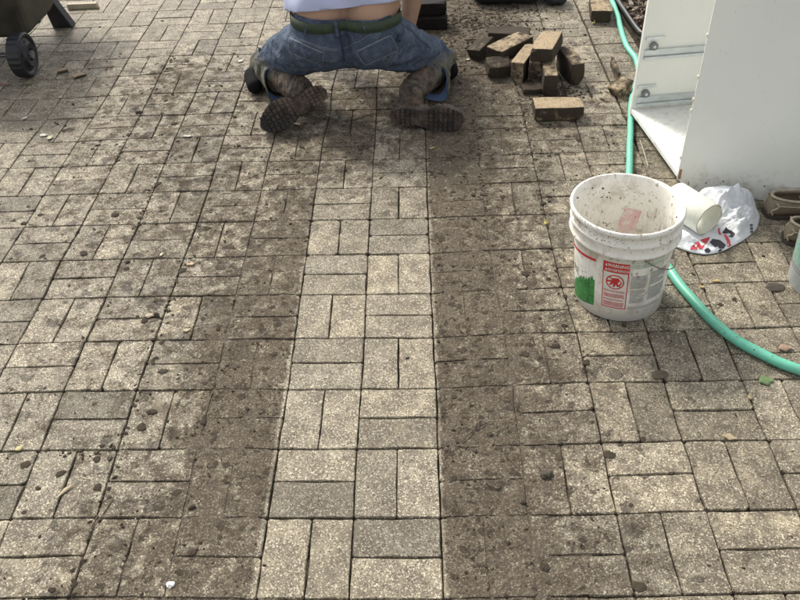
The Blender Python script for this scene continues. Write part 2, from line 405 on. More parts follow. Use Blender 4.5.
tag(link('distant_border_pavers', brick_mesh('distant_border_pavers', [b for b in brd if b[0] <= 60]), MAT['paver'], patio), kind='stuff')
def joint_sheet():
    x0, x1, y0, y1, s = -3.2, 1.82, -.98, 4.45, .0135
    nx = int((x1-x0)/s); ny = int((y1-y0)/s); vs = []; fs = []
    for b in range(ny+1):
        for a in range(nx+1):
            x = x0+a*s; y = y0+b*s; m = mud_shade_val(x, y) + .22*noise.fractal((x*14, y*14, 3), 1, 2, 3)
            if -2*M < x < 0: m = min(m, .5)-.15
            k = min(1, max(0, (m-.42)/.35)); k = k*k*(3-2*k)
            if k < .3 and noise.noise((x*22, y*22, 40)) > .22: k = .75
            z = -.0105*(1-k) - .0026*k + .0014*noise.noise((x*60, y*60, 9))
            if k > .8: z += .0022*max(0, noise.noise((x*35, y*35, 1)))
            lim = -.0014
            if m > .72: lim = -.0014+.0034*max(0, min(1, (noise.fractal((x*17, y*13, 50), 1, 2, 4)-.22)*3))
            z = min(z+(.004 if lim > -.0014 else 0), lim)
            if x > 1.04 and y > 2.0: z = -.012
            vs.append((x, y, z))
    w = nx+1
    for b in range(ny):
        for a in range(nx): i = b*w+a; fs.append((i, i+1, i+w+1, i+w))
    tag(link('joint_sand', mesh('joint_sand', vs, fs, True), MAT['joint'], patio), kind='stuff')
joint_sheet()

# ------------------------------------------------------------------ dirt crumbs, clods, grit
ico = [(0,0,1),(.89,0,.45),(.28,.85,.45),(-.72,.53,.45),(-.72,-.53,.45),(.28,-.85,.45),(.72,.53,-.45),(-.28,.85,-.45),(-.89,0,-.45),(-.28,-.85,-.45),(.72,-.53,-.45),(0,0,-1)]
icf = [(0,1,2),(0,2,3),(0,3,4),(0,4,5),(0,5,1),(1,6,2),(2,7,3),(3,8,4),(4,9,5),(5,10,1),(2,6,7),(3,7,8),(4,8,9),(5,9,10),(1,10,6),(11,7,6),(11,8,7),(11,9,8),(11,10,9),(11,6,10)]
g = random.Random(21)
def crumb(x, y, r, vs, fs, z=0, flat=.5):
    o = len(vs); a = g.random()*PI; ca, sa = math.cos(a), math.sin(a); sx, sy, sz = g.uniform(.7, 1.4), g.uniform(.6, 1.1), g.uniform(.7, 1.1)*flat
    for p in ico:
        q = g.uniform(.5, 1.3)*r; px, py, pz = p[0]*q*sx, p[1]*q*sy, p[2]*q*sz
        vs.append((x+px*ca-py*sa, y+px*sa+py*ca, z+r*sz*.45+pz))
    fs += [tuple(i+o for i in f) for f in icf]
def crumbs():
    vs = []; fs = []; n = 0
    while n < 6800:
        x = g.uniform(-2.9, 1.7); y = g.uniform(-.4, 4.2)
        m = mud_shade_val(x, y); den = .05+.75*max(0, m-.12)**1.2
        if -2.02*M < x < .01*M and y < 9*M: den *= .22
        if y > 10*M: den *= 1.25
        cl = noise.noise((x*7, y*7, 5)); den *= max(.12, 1+2.1*cl)
        if g.random() > den: continue
        if x > 1.04 and y > 2.0: continue
        r = .0011+.0022*g.random()**2
        if g.random() < .14: r = g.uniform(.0032, .0062)
        if g.random() < .012: r = g.uniform(.006, .011)
        crumb(x, y, r, vs, fs, .0005); n += 1
    # crumbs kicked along the open joints
    for (i0, j0, i1, j1, k) in ((-4,-.6,-4,6,130), (-6,9,-6,14,70), (-4,2,-5,2,20), (-5,6.9,-5,10,40), (0,9,2.5,9,70), (1,7,1,12,80), (2,7,2,12,70), (-6.5,12,-4.6,12.8,60), (3,8,4,9,40)):
        for _ in range(k):
            t = g.random(); x = (i0+(i1-i0)*t)*M+g.gauss(0, .012); y = (j0+(j1-j0)*t)*M+g.gauss(0, .012)
            crumb(x, y, g.uniform(.002, .0075), vs, fs, -.001)
    # trodden, flattened lumps of mud
    def pad(x, y, R0):
        o = len(vs); n_ = 14; ph = g.random()*9; el = g.uniform(.5, 1); an0 = g.random()*PI; h = min(.0045, R0*g.uniform(.14, .28))
        vs.append((x, y, h*.9))
        for ring_, hh in ((.55, 1.0), (.9, .6), (1.0, -.05)):
            for k in range(n_):
                a = 2*PI*k/n_; q = R0*ring_*(1+.42*noise.noise((math.cos(a)*1.6+ph, math.sin(a)*1.6, ph))+g.uniform(-.06, .06)); px, py = q*math.cos(a), q*el*math.sin(a)
                vs.append((x+px*math.cos(an0)-py*math.sin(an0), y+px*math.sin(an0)+py*math.cos(an0), h*hh*g.uniform(.6, 1.15)))
        for k in range(n_):
            l = (k+1) % n_; fs.append((o, o+1+k, o+1+l))
            for q in (0, 1): b_ = o+1+q*n_; fs.append((b_+k, b_+n_+k, b_+n_+l, b_+l))
    n = 0
    while n < 330:
        x = g.uniform(-2.7, 1.5); y = g.uniform(-.4, 3.9); m = mud_shade_val(x, y)
        if -2.02*M < x < .02*M and g.random() < .85: continue
        if x > 1.04 and y > 2.0: continue
        if m < .3 and g.random() < .6: continue
        if g.random() > (.12+m)*max(.15, 1+2.2*noise.noise((x*4, y*4, 15))): continue
        pad(x, y, .004+.013*g.random()**1.8); n += 1
    # loose heap of soil by the dark bricks and behind the pile
    for _ in range(1500):
        x = g.gauss(.28, .17); y = g.gauss(3.13, .25)
        if x > .75: continue
        crumb(x, y, g.uniform(.002, .009), vs, fs, 0)
    for _ in range(260):
        x = g.gauss(.56, .06); y = g.gauss(2.36, .05); crumb(x, y, g.uniform(.003, .009), vs, fs, 0)
    t = NT('dirt_clod'); P = t.pos(); c = t.mix(t.noise(P, 45, 3), (.022, .018, .013), (.075, .06, .043))
    m = t.done(c, .95, t.bump(t.noise(P, 500, 3), .6, .001), spec=.2)
    tag(link('dirt_crumbs', mesh('dirt_crumbs', vs, fs), m), 'loose crumbs and clods of dark soil scattered over the pavers', 'dirt', kind='stuff')
    vs = []; fs = []
    for _ in range(420):
        x = g.uniform(-2.6, 1.6); y = g.uniform(-.4, 4.1); crumb(x, y, g.uniform(.0007, .0019), vs, fs, .0005)
    tag(link('grit', mesh('grit', vs, fs), simple('pale_grit', (.55, .52, .45), .7)), 'pale grit specks scattered over the paving', 'grit', kind='stuff')
crumbs()

# ------------------------------------------------------------------ loose bricks
def make_brick(L=.2, Wd=.1, H=.06, seed=0, dirt=None):
    """dirt: per side cleanliness (top, ends, sides) 1 clean .. 0 caked"""
    bm = box(-L/2, L/2, -Wd/2, Wd/2, -H/2, H/2, .0055, 2)
    q = random.Random(seed)
    bmesh.ops.subdivide_edges(bm, edges=[e for e in bm.edges if e.calc_length() > .04], cuts=2, use_grid_fill=True)
    for v in bm.verts:
        n_ = noise.noise_vector(v.co*28+Vector((seed*3.1, 0, 0)))
        v.co += n_*.0034
    for k in range(6):   # chipped corners
        c = Vector((q.choice((-1, 1))*L/2, q.choice((-1, 1))*Wd/2, q.choice((-1, 1))*H/2)); rr = q.uniform(.010, .024)
        for v in bm.verts:
            d = (v.co-c).length
            if d < rr: v.co += -c.normalized()*(rr-d)*.6
    me = bm_mesh('loose_paver', bm, False)
    dirt = dirt or (.8, .3, .3)
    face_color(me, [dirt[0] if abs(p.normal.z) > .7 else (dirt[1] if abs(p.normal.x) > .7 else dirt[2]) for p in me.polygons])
    return me
def axes_obj(o, loc, xd, zd):
    xd = Vector(xd).normalized(); zd = Vector(zd); zd = (zd - xd*zd.dot(xd)).normalized(); yd = zd.cross(xd)
    o.matrix_world = Matrix(((xd.x, yd.x, zd.x, loc[0]), (xd.y, yd.y, zd.y, loc[1]), (xd.z, yd.z, zd.z, loc[2]), (0, 0, 0, 1)))
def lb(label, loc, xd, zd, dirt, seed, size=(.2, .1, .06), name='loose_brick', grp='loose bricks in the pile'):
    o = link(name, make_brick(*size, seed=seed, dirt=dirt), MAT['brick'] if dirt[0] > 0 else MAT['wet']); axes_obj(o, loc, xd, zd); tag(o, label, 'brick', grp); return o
# dirt tuple is in the brick's own axes: (z faces, x ends, y sides)
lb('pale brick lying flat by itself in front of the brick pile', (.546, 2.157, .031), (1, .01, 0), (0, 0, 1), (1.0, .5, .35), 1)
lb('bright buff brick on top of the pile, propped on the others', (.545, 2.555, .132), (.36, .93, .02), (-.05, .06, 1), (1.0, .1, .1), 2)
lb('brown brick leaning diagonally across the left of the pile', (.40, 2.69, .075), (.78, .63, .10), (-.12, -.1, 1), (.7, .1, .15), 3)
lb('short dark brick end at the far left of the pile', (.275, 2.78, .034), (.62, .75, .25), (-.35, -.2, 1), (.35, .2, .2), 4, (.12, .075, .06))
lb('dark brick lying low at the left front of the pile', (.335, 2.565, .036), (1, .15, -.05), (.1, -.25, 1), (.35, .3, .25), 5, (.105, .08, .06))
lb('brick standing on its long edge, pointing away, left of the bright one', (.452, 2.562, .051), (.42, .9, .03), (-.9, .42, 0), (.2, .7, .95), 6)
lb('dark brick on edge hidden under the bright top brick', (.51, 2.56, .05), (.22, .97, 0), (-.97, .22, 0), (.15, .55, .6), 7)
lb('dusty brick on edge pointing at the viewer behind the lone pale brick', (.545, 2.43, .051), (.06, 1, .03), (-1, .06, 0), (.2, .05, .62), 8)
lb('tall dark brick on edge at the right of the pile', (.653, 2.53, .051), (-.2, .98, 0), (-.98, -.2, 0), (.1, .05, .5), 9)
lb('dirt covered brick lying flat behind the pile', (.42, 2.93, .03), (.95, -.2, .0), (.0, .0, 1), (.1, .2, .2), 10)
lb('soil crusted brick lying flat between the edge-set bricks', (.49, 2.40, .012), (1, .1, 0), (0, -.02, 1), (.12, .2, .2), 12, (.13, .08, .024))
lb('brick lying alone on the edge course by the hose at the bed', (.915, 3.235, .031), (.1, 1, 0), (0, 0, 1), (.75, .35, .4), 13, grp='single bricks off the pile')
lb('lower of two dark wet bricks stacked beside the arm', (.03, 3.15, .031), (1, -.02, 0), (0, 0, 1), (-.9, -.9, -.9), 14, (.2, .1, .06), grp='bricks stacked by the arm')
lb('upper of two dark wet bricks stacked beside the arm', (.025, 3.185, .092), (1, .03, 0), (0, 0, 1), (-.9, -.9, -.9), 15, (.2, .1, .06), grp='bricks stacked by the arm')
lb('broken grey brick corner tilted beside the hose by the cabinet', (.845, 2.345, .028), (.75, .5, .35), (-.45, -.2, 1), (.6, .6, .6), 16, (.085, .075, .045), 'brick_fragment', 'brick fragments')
lb('thin upright brick sliver standing in the wide joint', (.856, 2.52, .03), (-.05, 1, .1), (1, .1, .1), (.55, .5, .5), 17, (.15, .055, .014), 'brick_fragment', 'brick fragments')
lb('small grey shard lying near the cart wheel', (-1.72, 2.73, .007), (.8, .5, 0), (.02, .05, 1), (1.2, .8, .5), 18, (.055, .038, .012), 'brick_fragment', 'chips near the cart')
lb('tan shard lying near the cart wheel, the larger of two', (-1.62, 2.67, .008), (.75, .65, 0), (0, .02, 1), (1.7, .9, .5), 19, (.065, .042, .011), 'brick_fragment', 'chips near the cart')

# ------------------------------------------------------------------ wooden strip
wd = simple('weathered_wood', (.42, .37, .28), .8, .25, 14, .4)
o = link('wood_strip', bm_mesh('wood_strip', box(-.082, .082, -.016, .016, -.022, .006, .003)), wd); o.location = (-1.873, 3.565, .022); o.rotation_euler = (0, 0, R(2))
tag(o, 'short pale wooden strip lying beyond the cart foot', 'wood')

# ------------------------------------------------------------------ garden cart
def cart():
    root = empty('garden_cart', (-2.1, 3.0, 0)); tag(root, 'dark plastic garden cart with a treaded black wheel, cut by the top left corner', 'cart')
    body = simple('dark_cart_plastic', (.026, .023, .014), .6, .5, 14, .35); blk = simple('black_rubber', (.012, .013, .017), .5, .2, 30, .3)
    def rel(vs): return [(v[0]+2.1, v[1]-3.0, v[2]) for v in vs]
    # tub: outer and inner shell with rolled rim
    def ring(x0, x1, y0, y1, z, rr, n=5):
        out = []
        for cx, cy, a0 in ((x1-rr, y1-rr, 0), (x0+rr, y1-rr, 90), (x0+rr, y0+rr, 180), (x1-rr, y0+rr, 270)):
            for k in range(n): a = R(a0+90*k/(n-1)); out.append((cx+rr*math.cos(a), cy+rr*math.sin(a), z))
        return out
    prof = [(-2.50, -1.875, 2.81, 3.22, .145, .06), (-2.51, -1.868, 2.80, 3.24, .158, .065), (-2.58, -1.86, 2.76, 3.50, .40, .07), (-2.64, -1.85, 2.70, 3.64, .56, .08), (-2.67, -1.82, 2.67, 3.67, .565, .085), (-2.69, -1.87, 2.57, 3.69, .54, .065),
            ]
    outer = [ring(*p) for p in prof[:5]]
    inner = [ring(-2.63, -1.86, 2.71, 3.63, .555, .075), ring(-2.57, -1.87, 2.77, 3.49, .40, .065), ring(-2.50, -1.885, 2.82, 3.22, .175, .055)]
    rings = outer+inner; n = len(rings[0]); vs = [v for r_ in rings for v in r_]; fs = []
    for a in range(len(rings)-1):
        for k in range(n): l = (k+1) % n; fs.append((a*n+k, a*n+l, (a+1)*n+l, (a+1)*n+k))
    fs.append(tuple(range(n))[::-1]); fs.append(tuple((len(rings)-1)*n+k for k in range(n)))
    link('tub', mesh('tub', rel(vs), fs, False), body, root)
    # wheels
    for x0 in (-1.868, -2.56):
        prof = [(.028, .040), (.052, .046), (.060, .030), (.075, .024), (.082, .030), (.092, .033), (.099, .026), (.1005, .012), (.1005, -.012), (.099, -.026), (.092, -.033), (.082, -.030), (.06, -.02), (.03, -.02)]
        vs = []; fs = []; N = 48; K = len(prof)
        for s in range(N):
            a = 2*PI*s/N
            for (r_, ax) in prof:
                q = r_
                if r_ > .098 and s % 2 == 0: q = r_+.0028
                vs.append((x0+ax+2.1, 2.70-3.0+q*math.cos(a), .1025+q*math.sin(a)))
        for s in range(N):
            t = (s+1) % N
            for k in range(K-1): fs.append((s*K+k, t*K+k, t*K+k+1, s*K+k+1))
        w = link('wheel', mesh('wheel', vs, fs), blk, root)
        v1, f1 = tube([(x0+.02+2.1, -.30, .1025), (x0+.052+2.1, -.30, .1025)], .019, 14)
        link('hub', mesh('hub', v1, f1), simple('hub_grey', (.13, .13, .13), .4), w)
        for k in range(5):
            a = 2*PI*k/5+.3; v1, f1 = tube([(x0+.036+2.1, -.30+.015*math.cos(a), .1025+.015*math.sin(a)), (x0+.026+2.1, -.30+.066*math.cos(a), .1025+.066*math.sin(a))], .007, 6)
            link('spoke', mesh('spoke', v1, f1), blk, w)
    v1, f1 = tube([(-.50, -.30, .1025), (.23, -.30, .1025)], .010, 8); link('axle', mesh('axle', v1, f1), simple('axle_steel', (.1, .1, .1), .4, metal=.8), root)
    # front leg: wide at the tub, ending in a sloping shoe
    v1, f1 = bmdata(box(-.05, .05, -.03, .03, 0, .20, .006))
    v1 = [Vector((v.x*(1.05-3.0*v.z)+.205-.25*v.z, v.y+.29+(.2-v.z)*.1, v.z)) for v in v1]
    link('leg', mesh('leg', v1, f1), blk, root)
    v1, f1 = bmdata(box(-.016, .016, -.055, .055, -.008, .008, .003))
    o_ = link('foot_plate', mesh('foot_plate', v1, f1), simple('worn_plastic', (.12, .12, .125), .5, .3, 40, .3), root)
    p0 = back(61, 25, .004); p1 = back(52, 10, .085); mid = (p0+p1)/2; dd = (p1-p0)
    yd = dd.normalized(); zd = Vector((.6, -.5, .6)); zd = (zd-yd*zd.dot(yd)).normalized(); xd = yd.cross(zd); loc = mid-Vector((-2.1, 3.0, 0))
    o_.matrix_local = Matrix(((xd.x, yd.x, zd.x, loc.x), (xd.y, yd.y, zd.y, loc.y), (xd.z, yd.z, zd.z, loc.z), (0, 0, 0, 1)))
    # towing handle at the far end
    v1, f1 = tube(catmull([(.0, .45, .30), (-.02, .7, .42), (-.05, .95, .75)], 6), .013, 8); link('handle', mesh('handle', v1, f1), blk, root)
cart()

# ------------------------------------------------------------------ white cabinet carcass
def cabinet():
    A = Vector((.885, 1.575, 0)); B = Vector((.828, 2.105, 0)); dn = Vector((.955, -.297, 0)).normalized(); df = Vector((.990, .125, 0)).normalized()
    An = A+dn*.60; Bf = B+df*.60; H = .76
    root = empty('drawer_cabinet', ((A+B)/2)); tag(root, 'empty white drawer cabinet standing with its open front to the left, drawer runners inside', 'cabinet')
    off = root.location
    t = NT('white_melamine'); O = t.pos(); c = t.mix(t.mr(t.noise(O, 3, 3), .3, .7), (.84, .85, .81), (.79, .80, .76))
    c = t.mix(t.mr(t.noise(O, 260, 2), .72, .76), c, (.25, .23, .2))
    sz = t.n('ShaderNodeSeparateXYZ'); t.l(O, sz.inputs[0]); spl_ = t.math('MULTIPLY', t.mr(sz.outputs[2], .14, .0, 0, 1), t.mr(t.noise(O, 34, 6, .75), .50, .66, 0, .8))
    c = t.mix(spl_, c, (.36, .31, .24)); mp = t.n('ShaderNodeMapping'); mp.inputs['Scale'].default_value = (1, 1, .12); t.l(O, mp.inputs[0]); c = t.mix(t.mr(t.noise(mp.outputs[0], 60, 4, .7), .66, .74, 0, .25), c, (.50, .49, .45))
    mel = t.done(c, .38, t.bump(t.noise(O, 4, 2), .05, .01))
    edge = simple('chipboard_edge', (.50, .47, .38), .7, .2, 60, .3)
    def quad_prism(p, q, r_, s, z0, z1, bev=.0015):
        bm = bmesh.new(); lo = [bm.verts.new((*(v-off).xy, z0)) for v in (p, q, r_, s)]; hi = [bm.verts.new((*(v-off).xy, z1)) for v in (p, q, r_, s)]
        bm.faces.new(lo[::-1]); bm.faces.new(hi)
        for k in range(4): bm.faces.new((lo[k], lo[(k+1) % 4], hi[(k+1) % 4], hi[k]))
        bmesh.ops.recalc_face_normals(bm, faces=bm.faces)
        if bev: bmesh.ops.bevel(bm, geom=bm.edges[:], offset=bev, segments=2, affect='EDGES')
        return bm
    th = .018
    nn = Vector((-dn.y, dn.x, 0)); nf = Vector((-df.y, df.x, 0))
    # near side panel (outer face to the viewer), with a toe notch at the front bottom
    P0 = A; bm = bmesh.new()
    out = [(0.045, 0.002), (.60, .002), (.60, H), (0, H), (0, .040), (.045, .038)]
    f1 = [bm.verts.new(((P0+dn*a-off).x, (P0+dn*a-off).y, z)) for a, z in out]; f2 = [bm.verts.new(((P0+dn*a+nn*th-off).x, (P0+dn*a+nn*th-off).y, z)) for a, z in out]
    bm.faces.new(f1); bm.faces.new(f2[::-1])
    for k in range(6): bm.faces.new((f1[k], f2[k], f2[(k+1) % 6], f1[(k+1) % 6]))
    bmesh.ops.recalc_face_normals(bm, faces=bm.faces); bmesh.ops.bevel(bm, geom=bm.edges[:], offset=.001, segments=2, affect='EDGES')
    near = link('side_panel', bm_mesh('side_panel', bm), mel, root); near['label'] = 'near side panel, plain outer face'
    bm = quad_prism(B-nf*th, B-nf*th+df*.60, B+df*.60, B, .002, H); far = link('side_panel', bm_mesh('side_panel', bm), mel, root); far['label'] = 'far side panel carrying the drawer runners'
    a1 = A+nn*(th+.001); b1 = B-nf*(th+.001)
    bm = quad_prism(a1, a1+dn*.58, b1+df*.58, b1, .040, .058); link('bottom_panel', bm_mesh('bottom_panel', bm), mel, root)
    bm = quad_prism(a1+dn*.585, a1+dn*.595, b1+df*.595, b1+df*.585, .04, H-.02, .0005); link('back_panel', bm_mesh('back_panel', bm), mel, root)
    bm = quad_prism(a1+dn*.030, a1+dn*.044, b1+df*.044, b1+df*.030, .003, .0395, .001); link('plinth', bm_mesh('plinth', bm), mel, root)
    for dd in (.0, .50):
        bm = quad_prism(a1+dn*dd, a1+dn*(dd+.08), b1+df*(dd+.08), b1+df*dd, H-.018, H-.001, .001); link('top_rail', bm_mesh('top_rail', bm), mel, root)
    # drawer runners on the far panel (inner face) and on the near panel
    steel = simple('runner_steel', (.62, .66, .68), .35, .1, 30, metal=.55); gre = simple('grey_roller', (.16, .17, .18), .5)
    def runner(base, d, n, z):
        def p(a, h, o_): q = base+d*a+n*o_-off; return (q.x, q.y, h)
        def bar(a0, a1_, z0, z1, o0, o1):
            vs = [p(a0, z0, o0), p(a1_, z0, o0), p(a1_, z0, o1), p(a0, z0, o1), p(a0, z1, o0), p(a1_, z1, o0), p(a1_, z1, o1), p(a0, z1, o1)]
            return vs, [(3,2,1,0),(4,5,6,7),(0,1,5,4),(1,2,6,5),(2,3,7,6),(3,0,4,7)]
        r_ = link('drawer_runner', mesh('drawer_runner', *merge(bar(.015, .50, z, z+.010, .0005, .013), bar(.015, .50, z+.0115, z+.034, .0004, .003), bar(.015, .50, z+.0345, z+.039, .0006, .013))), steel, root)
        c = base+d*.045+n*.004-off; c2 = base+d*.045+n*.016-off
        v, f = tube([(c.x, c.y, z+.053), (c2.x, c2.y, z+.053)], .0155, 18); w = link('roller', mesh('roller', v, f), gre, r_)
        c3 = base+d*.045+n*.0165-off; c4 = base+d*.045+n*.019-off
        v, f = tube([(c3.x, c3.y, z+.053), (c4.x, c4.y, z+.053)], .006, 10); link('screw', mesh('screw', v, f), steel, r_)
        v, f = bar(.012, .085, z+.0765, z+.088, .0006, .007); link('bracket', mesh('bracket', v, f), steel, r_)
    for z in (.072, .268, .52): runner(B-nf*(th+.0005), df, -nf, z)
    for z in (.072, .268, .52): runner(A+nn*(th+.0005), dn, nn, z)
    # system holes and screw heads
    dk = simple('hole_dark', (.05, .045, .04), .9)
    ml = []
    for a, z in ((.10, .043), (.155, .058), (.29, .060), (.44, .062)):
        q = A+dn*a-nn*.0004-off; q2 = A+dn*a-nn*.0012-off; ml.append(tube([(q.x, q.y, z), (q2.x, q2.y, z)], .0028, 8))
    tag(link('screw_hole', mesh('screw_hole', *merge(*ml)), dk, root), kind='stuff')
    ml = []
    for a, b in ((.10, .10), (.15, .2), (.09, .3), (.2, .33), (.17, .06), (.11, .4)):
        q = a1+dn*a+nn*b-off; ml.append(tube([(q.x, q.y, .0582), (q.x, q.y, .0588)], .0026, 8))
    tag(link('peg_hole', mesh('peg_hole', *merge(*ml)), dk, root), kind='stuff')
    ml = []
    for z in (.12, .30, .34, .42, .56): q = A+nn*(th*.5)-dn*.0005-off; ml.append(bmdata(box(q.x-.0035, q.x+.003, q.y-.004, q.y+.006, z, z+.011, .001)))
    tag(link('edge_peg', mesh('edge_peg', *merge(*ml)), edge, root), kind='stuff')
    q = A+dn*.006-off; v, f = bmdata(box(q.x-.003, q.x+.006, q.y-.0025, q.y-.0006, .045, .085, .0005)); link('chipped_edge', mesh('chipped_edge', v, f), simple('bare_chipboard', (.36, .2, .12), .9, .3, 80, .4), root)
cabinet()

# ------------------------------------------------------------------ planting bed behind the cabinet
def bed():
    x0, x1, y0, y1, s = 1.045, 3.2, 2.1, 4.6, .02
    nx = int((x1-x0)/s); ny = int((y1-y0)/s); vs = []; fs = []
    for b in range(ny+1):
        for a in range(nx+1):
            x = x0+a*s; y = y0+b*s; vs.append((x, y, .006+.014*noise.fractal((x*12, y*12, 0), 1, 2, 4)+.02*min(1, a/12)))
    w = nx+1
    for b in range(ny):
        for a in range(nx): i = b*w+a; fs.append((i, i+1, i+w+1, i+w))
    tag(link('mulch_bed', mesh('mulch_bed', vs, fs), simple('mulch_soil', (.035, .025, .017), .95, .4, 30, .8, .01)), kind='structure')
    q = random.Random(5); vs = []; fs = []; cc = []
    for _ in range(2600):
        x = q.uniform(1.05, 3.1) if q.random() < .4 else 1.05+abs(q.gauss(0, .25)); y = q.uniform(2.2, 4.5); L = q.uniform(.008, .028); wv = L*q.uniform(.25, .6); a = q.random()*2*PI
        tx, ty = q.uniform(-.6, .6), q.uniform(-.6, .6); o = len(vs)
        for px, py in ((-L, 0), (-.3*L, wv), (.5*L, wv*.8), (L, 0), (.4*L, -wv), (-.4*L, -wv*.9)):
            vs.append((x+px*math.cos(a)-py*math.sin(a), y+px*math.sin(a)+py*math.cos(a), .040+px*tx+py*ty+q.uniform(-.006, .006)))
        fs.append(tuple(range(o, o+6))); cc.append(q.random())
    me = mesh('leaf_litter', vs, fs); face_color(me, cc)
    t = NT('leaf_litter'); m = t.mix(t.attr('tint'), (.030, .019, .012), (.16, .105, .06)); m = t.mix(t.mr(t.attr('tint'), .93, .95), m, (.40, .36, .26))
    tag(link('leaf_litter', me, t.done(m, .7)), 'brown leaf litter and bark chips covering the planting bed', 'leaf litter', kind='stuff')
    pts = catmull([(1.005, 4.4, .012), (1.03, 3.7, .014), (1.035, 3.35, .016), (1.05, 3.0, .016), (1.072, 2.86, .015), (1.10, 2.55, .014), (1.11, 2.2, .012)], 8)
    v, f = tube(pts, .011, 8)
    v = [Vector((p.x, p.y, max(-.01, p.z*1.5))) for p in v]
    tag(link('bed_edging', mesh('bed_edging', v, f, True), simple('black_edging', (.02, .019, .018), .45, .3, 20)), 'black plastic edging strip between the planting bed and the paving', 'edging')
bed()

# ------------------------------------------------------------------ green garden hose
def hose():
    P = [back(617, 14, .016), back(622, 33, .0155), back(628, 48, .0155), back(637, 61, .0155), back(638, 76, .0155), back(632, 100, .0155), back(630.5, 130, .0155), back(629.5, 165, .0155), back(631, 200, .0155)]
    start = [Vector((1.02, 4.3, .015)), Vector((.99, 3.8, .015)), Vector((1.01, 3.45, .015))]
    mid = [Vector((.775, 1.33, .0155)), Vector((.765, 1.22, .0155))]
    P2 = [back(661, 255, .0155), back(673, 275, .0155), back(690, 297, .0155), back(712, 320, .0155), back(740, 342, .0155), back(770, 358, .0155), back(800, 370, .0155), back(845, 384, .0155), back(920, 398, .0155), back(1010, 400, .0155)]
    pts = catmull(start+P+mid+P2, 14)
    pts = [p+Vector((.0022*noise.noise(p*9), .0022*noise.noise(p*9+Vector((5, 0, 0))), 0)) for p in pts]
    v, f = tube(pts, [.0128 + (.0018 if p.y < 1.3 else 0) for p in pts], 16)
    t = NT('green_hose'); O = t.pos(); c = t.mix(t.noise(O, 25, 3), (.10, .43, .30), (.15, .52, .38))
    c = t.mix(t.mr(t.noise(O, 55, 5, .7), .62, .70), c, (.05, .06, .045)); c = t.mix(t.mr(t.noise(O, 40, 6, .7), .48, .75, 0, .5), c, (.16, .24, .17))
    tag(link('garden_hose', mesh('garden_hose', v, f, True), t.done(c, .42, t.bump(t.noise(O, 200, 3), .15, .001))), 'mint green garden hose running past the cabinet and behind the bucket', 'hose')
hose()

# ------------------------------------------------------------------ buckets
def lathe(prof, n=96, cx=0, cy=0, lean=(0, 0)):
    vs = []; fs = []; K = len(prof)
    for s in range(n):
        a = 2*PI*s/n
        for r_, z in prof: vs.append((cx+r_*math.cos(a)+lean[0]*z, cy+r_*math.sin(a)+lean[1]*z, z))
    for s in range(n):
        t = (s+1) % n
        for k in range(K-1): fs.append((s*K+k, t*K+k, t*K+k+1, s*K+k+1))
    return vs, fs
RB, RT, BH = .129, .148, .33
LEAN = (-.05, .015)
def rad(z): return RB+(RT-RB)*z/BH
def mat_bucket():
    t = NT('bucket_plastic'); O = t.obj(); c = t.mix(t.noise(O, 6, 3), (.84, .82, .75), (.78, .77, .72))
    sm = t.noise(O, 11, 6, .68, .6); sp_ = t.noise(O, 62, 4, .6)
    c = t.mix(t.mr(sm, .49, .70, 0, .75), c, (.37, .32, .24))
    c = t.mix(t.mr(sp_, .60, .70, 0, .85), c, (.22, .17, .115))
    c = t.mix(t.mr(t.noise(O, 150, 2), .70, .74, 0, .9), c, (.07, .055, .04))
    s = t.n('ShaderNodeSeparateXYZ'); t.l(O, s.inputs[0])
    inn = t.mr(t.math('SQRT', t.math('ADD', t.math('POWER', t.math('ADD', s.outputs[0], t.math('MULTIPLY', s.outputs[2], .05)), 2.0), t.math('POWER', s.outputs[1], 2.0))), 0, .3, 0, .3)
    wall_r = t.math('ADD', t.math('MULTIPLY', s.outputs[2], .0576), .1278)
    inside = t.mr(t.math('SUBTRACT', wall_r, inn), .0, .0012)
    mp = t.n('ShaderNodeMapping'); mp.inputs['Scale'].default_value = (1, 1, .16); t.l(O, mp.inputs[0])
    stk = t.mr(t.noise(mp.outputs[0], 42, 5, .75, .6), .52, .66, 0, .85)
    c = t.mix(t.math('MULTIPLY', stk, inside), c, (.36, .28, .20))
    low = t.mr(t.math('ADD', s.outputs[2], t.math('MULTIPLY', sm, .06)), .03, .10, .65, 0)
    c = t.mix(low, c, (.42, .40, .36))
    t.b.inputs['Subsurface Weight'].default_value = .0
    return t.done(c, .42, t.bump(t.noise(O, 40, 3), .08, .003))
BM = mat_bucket()
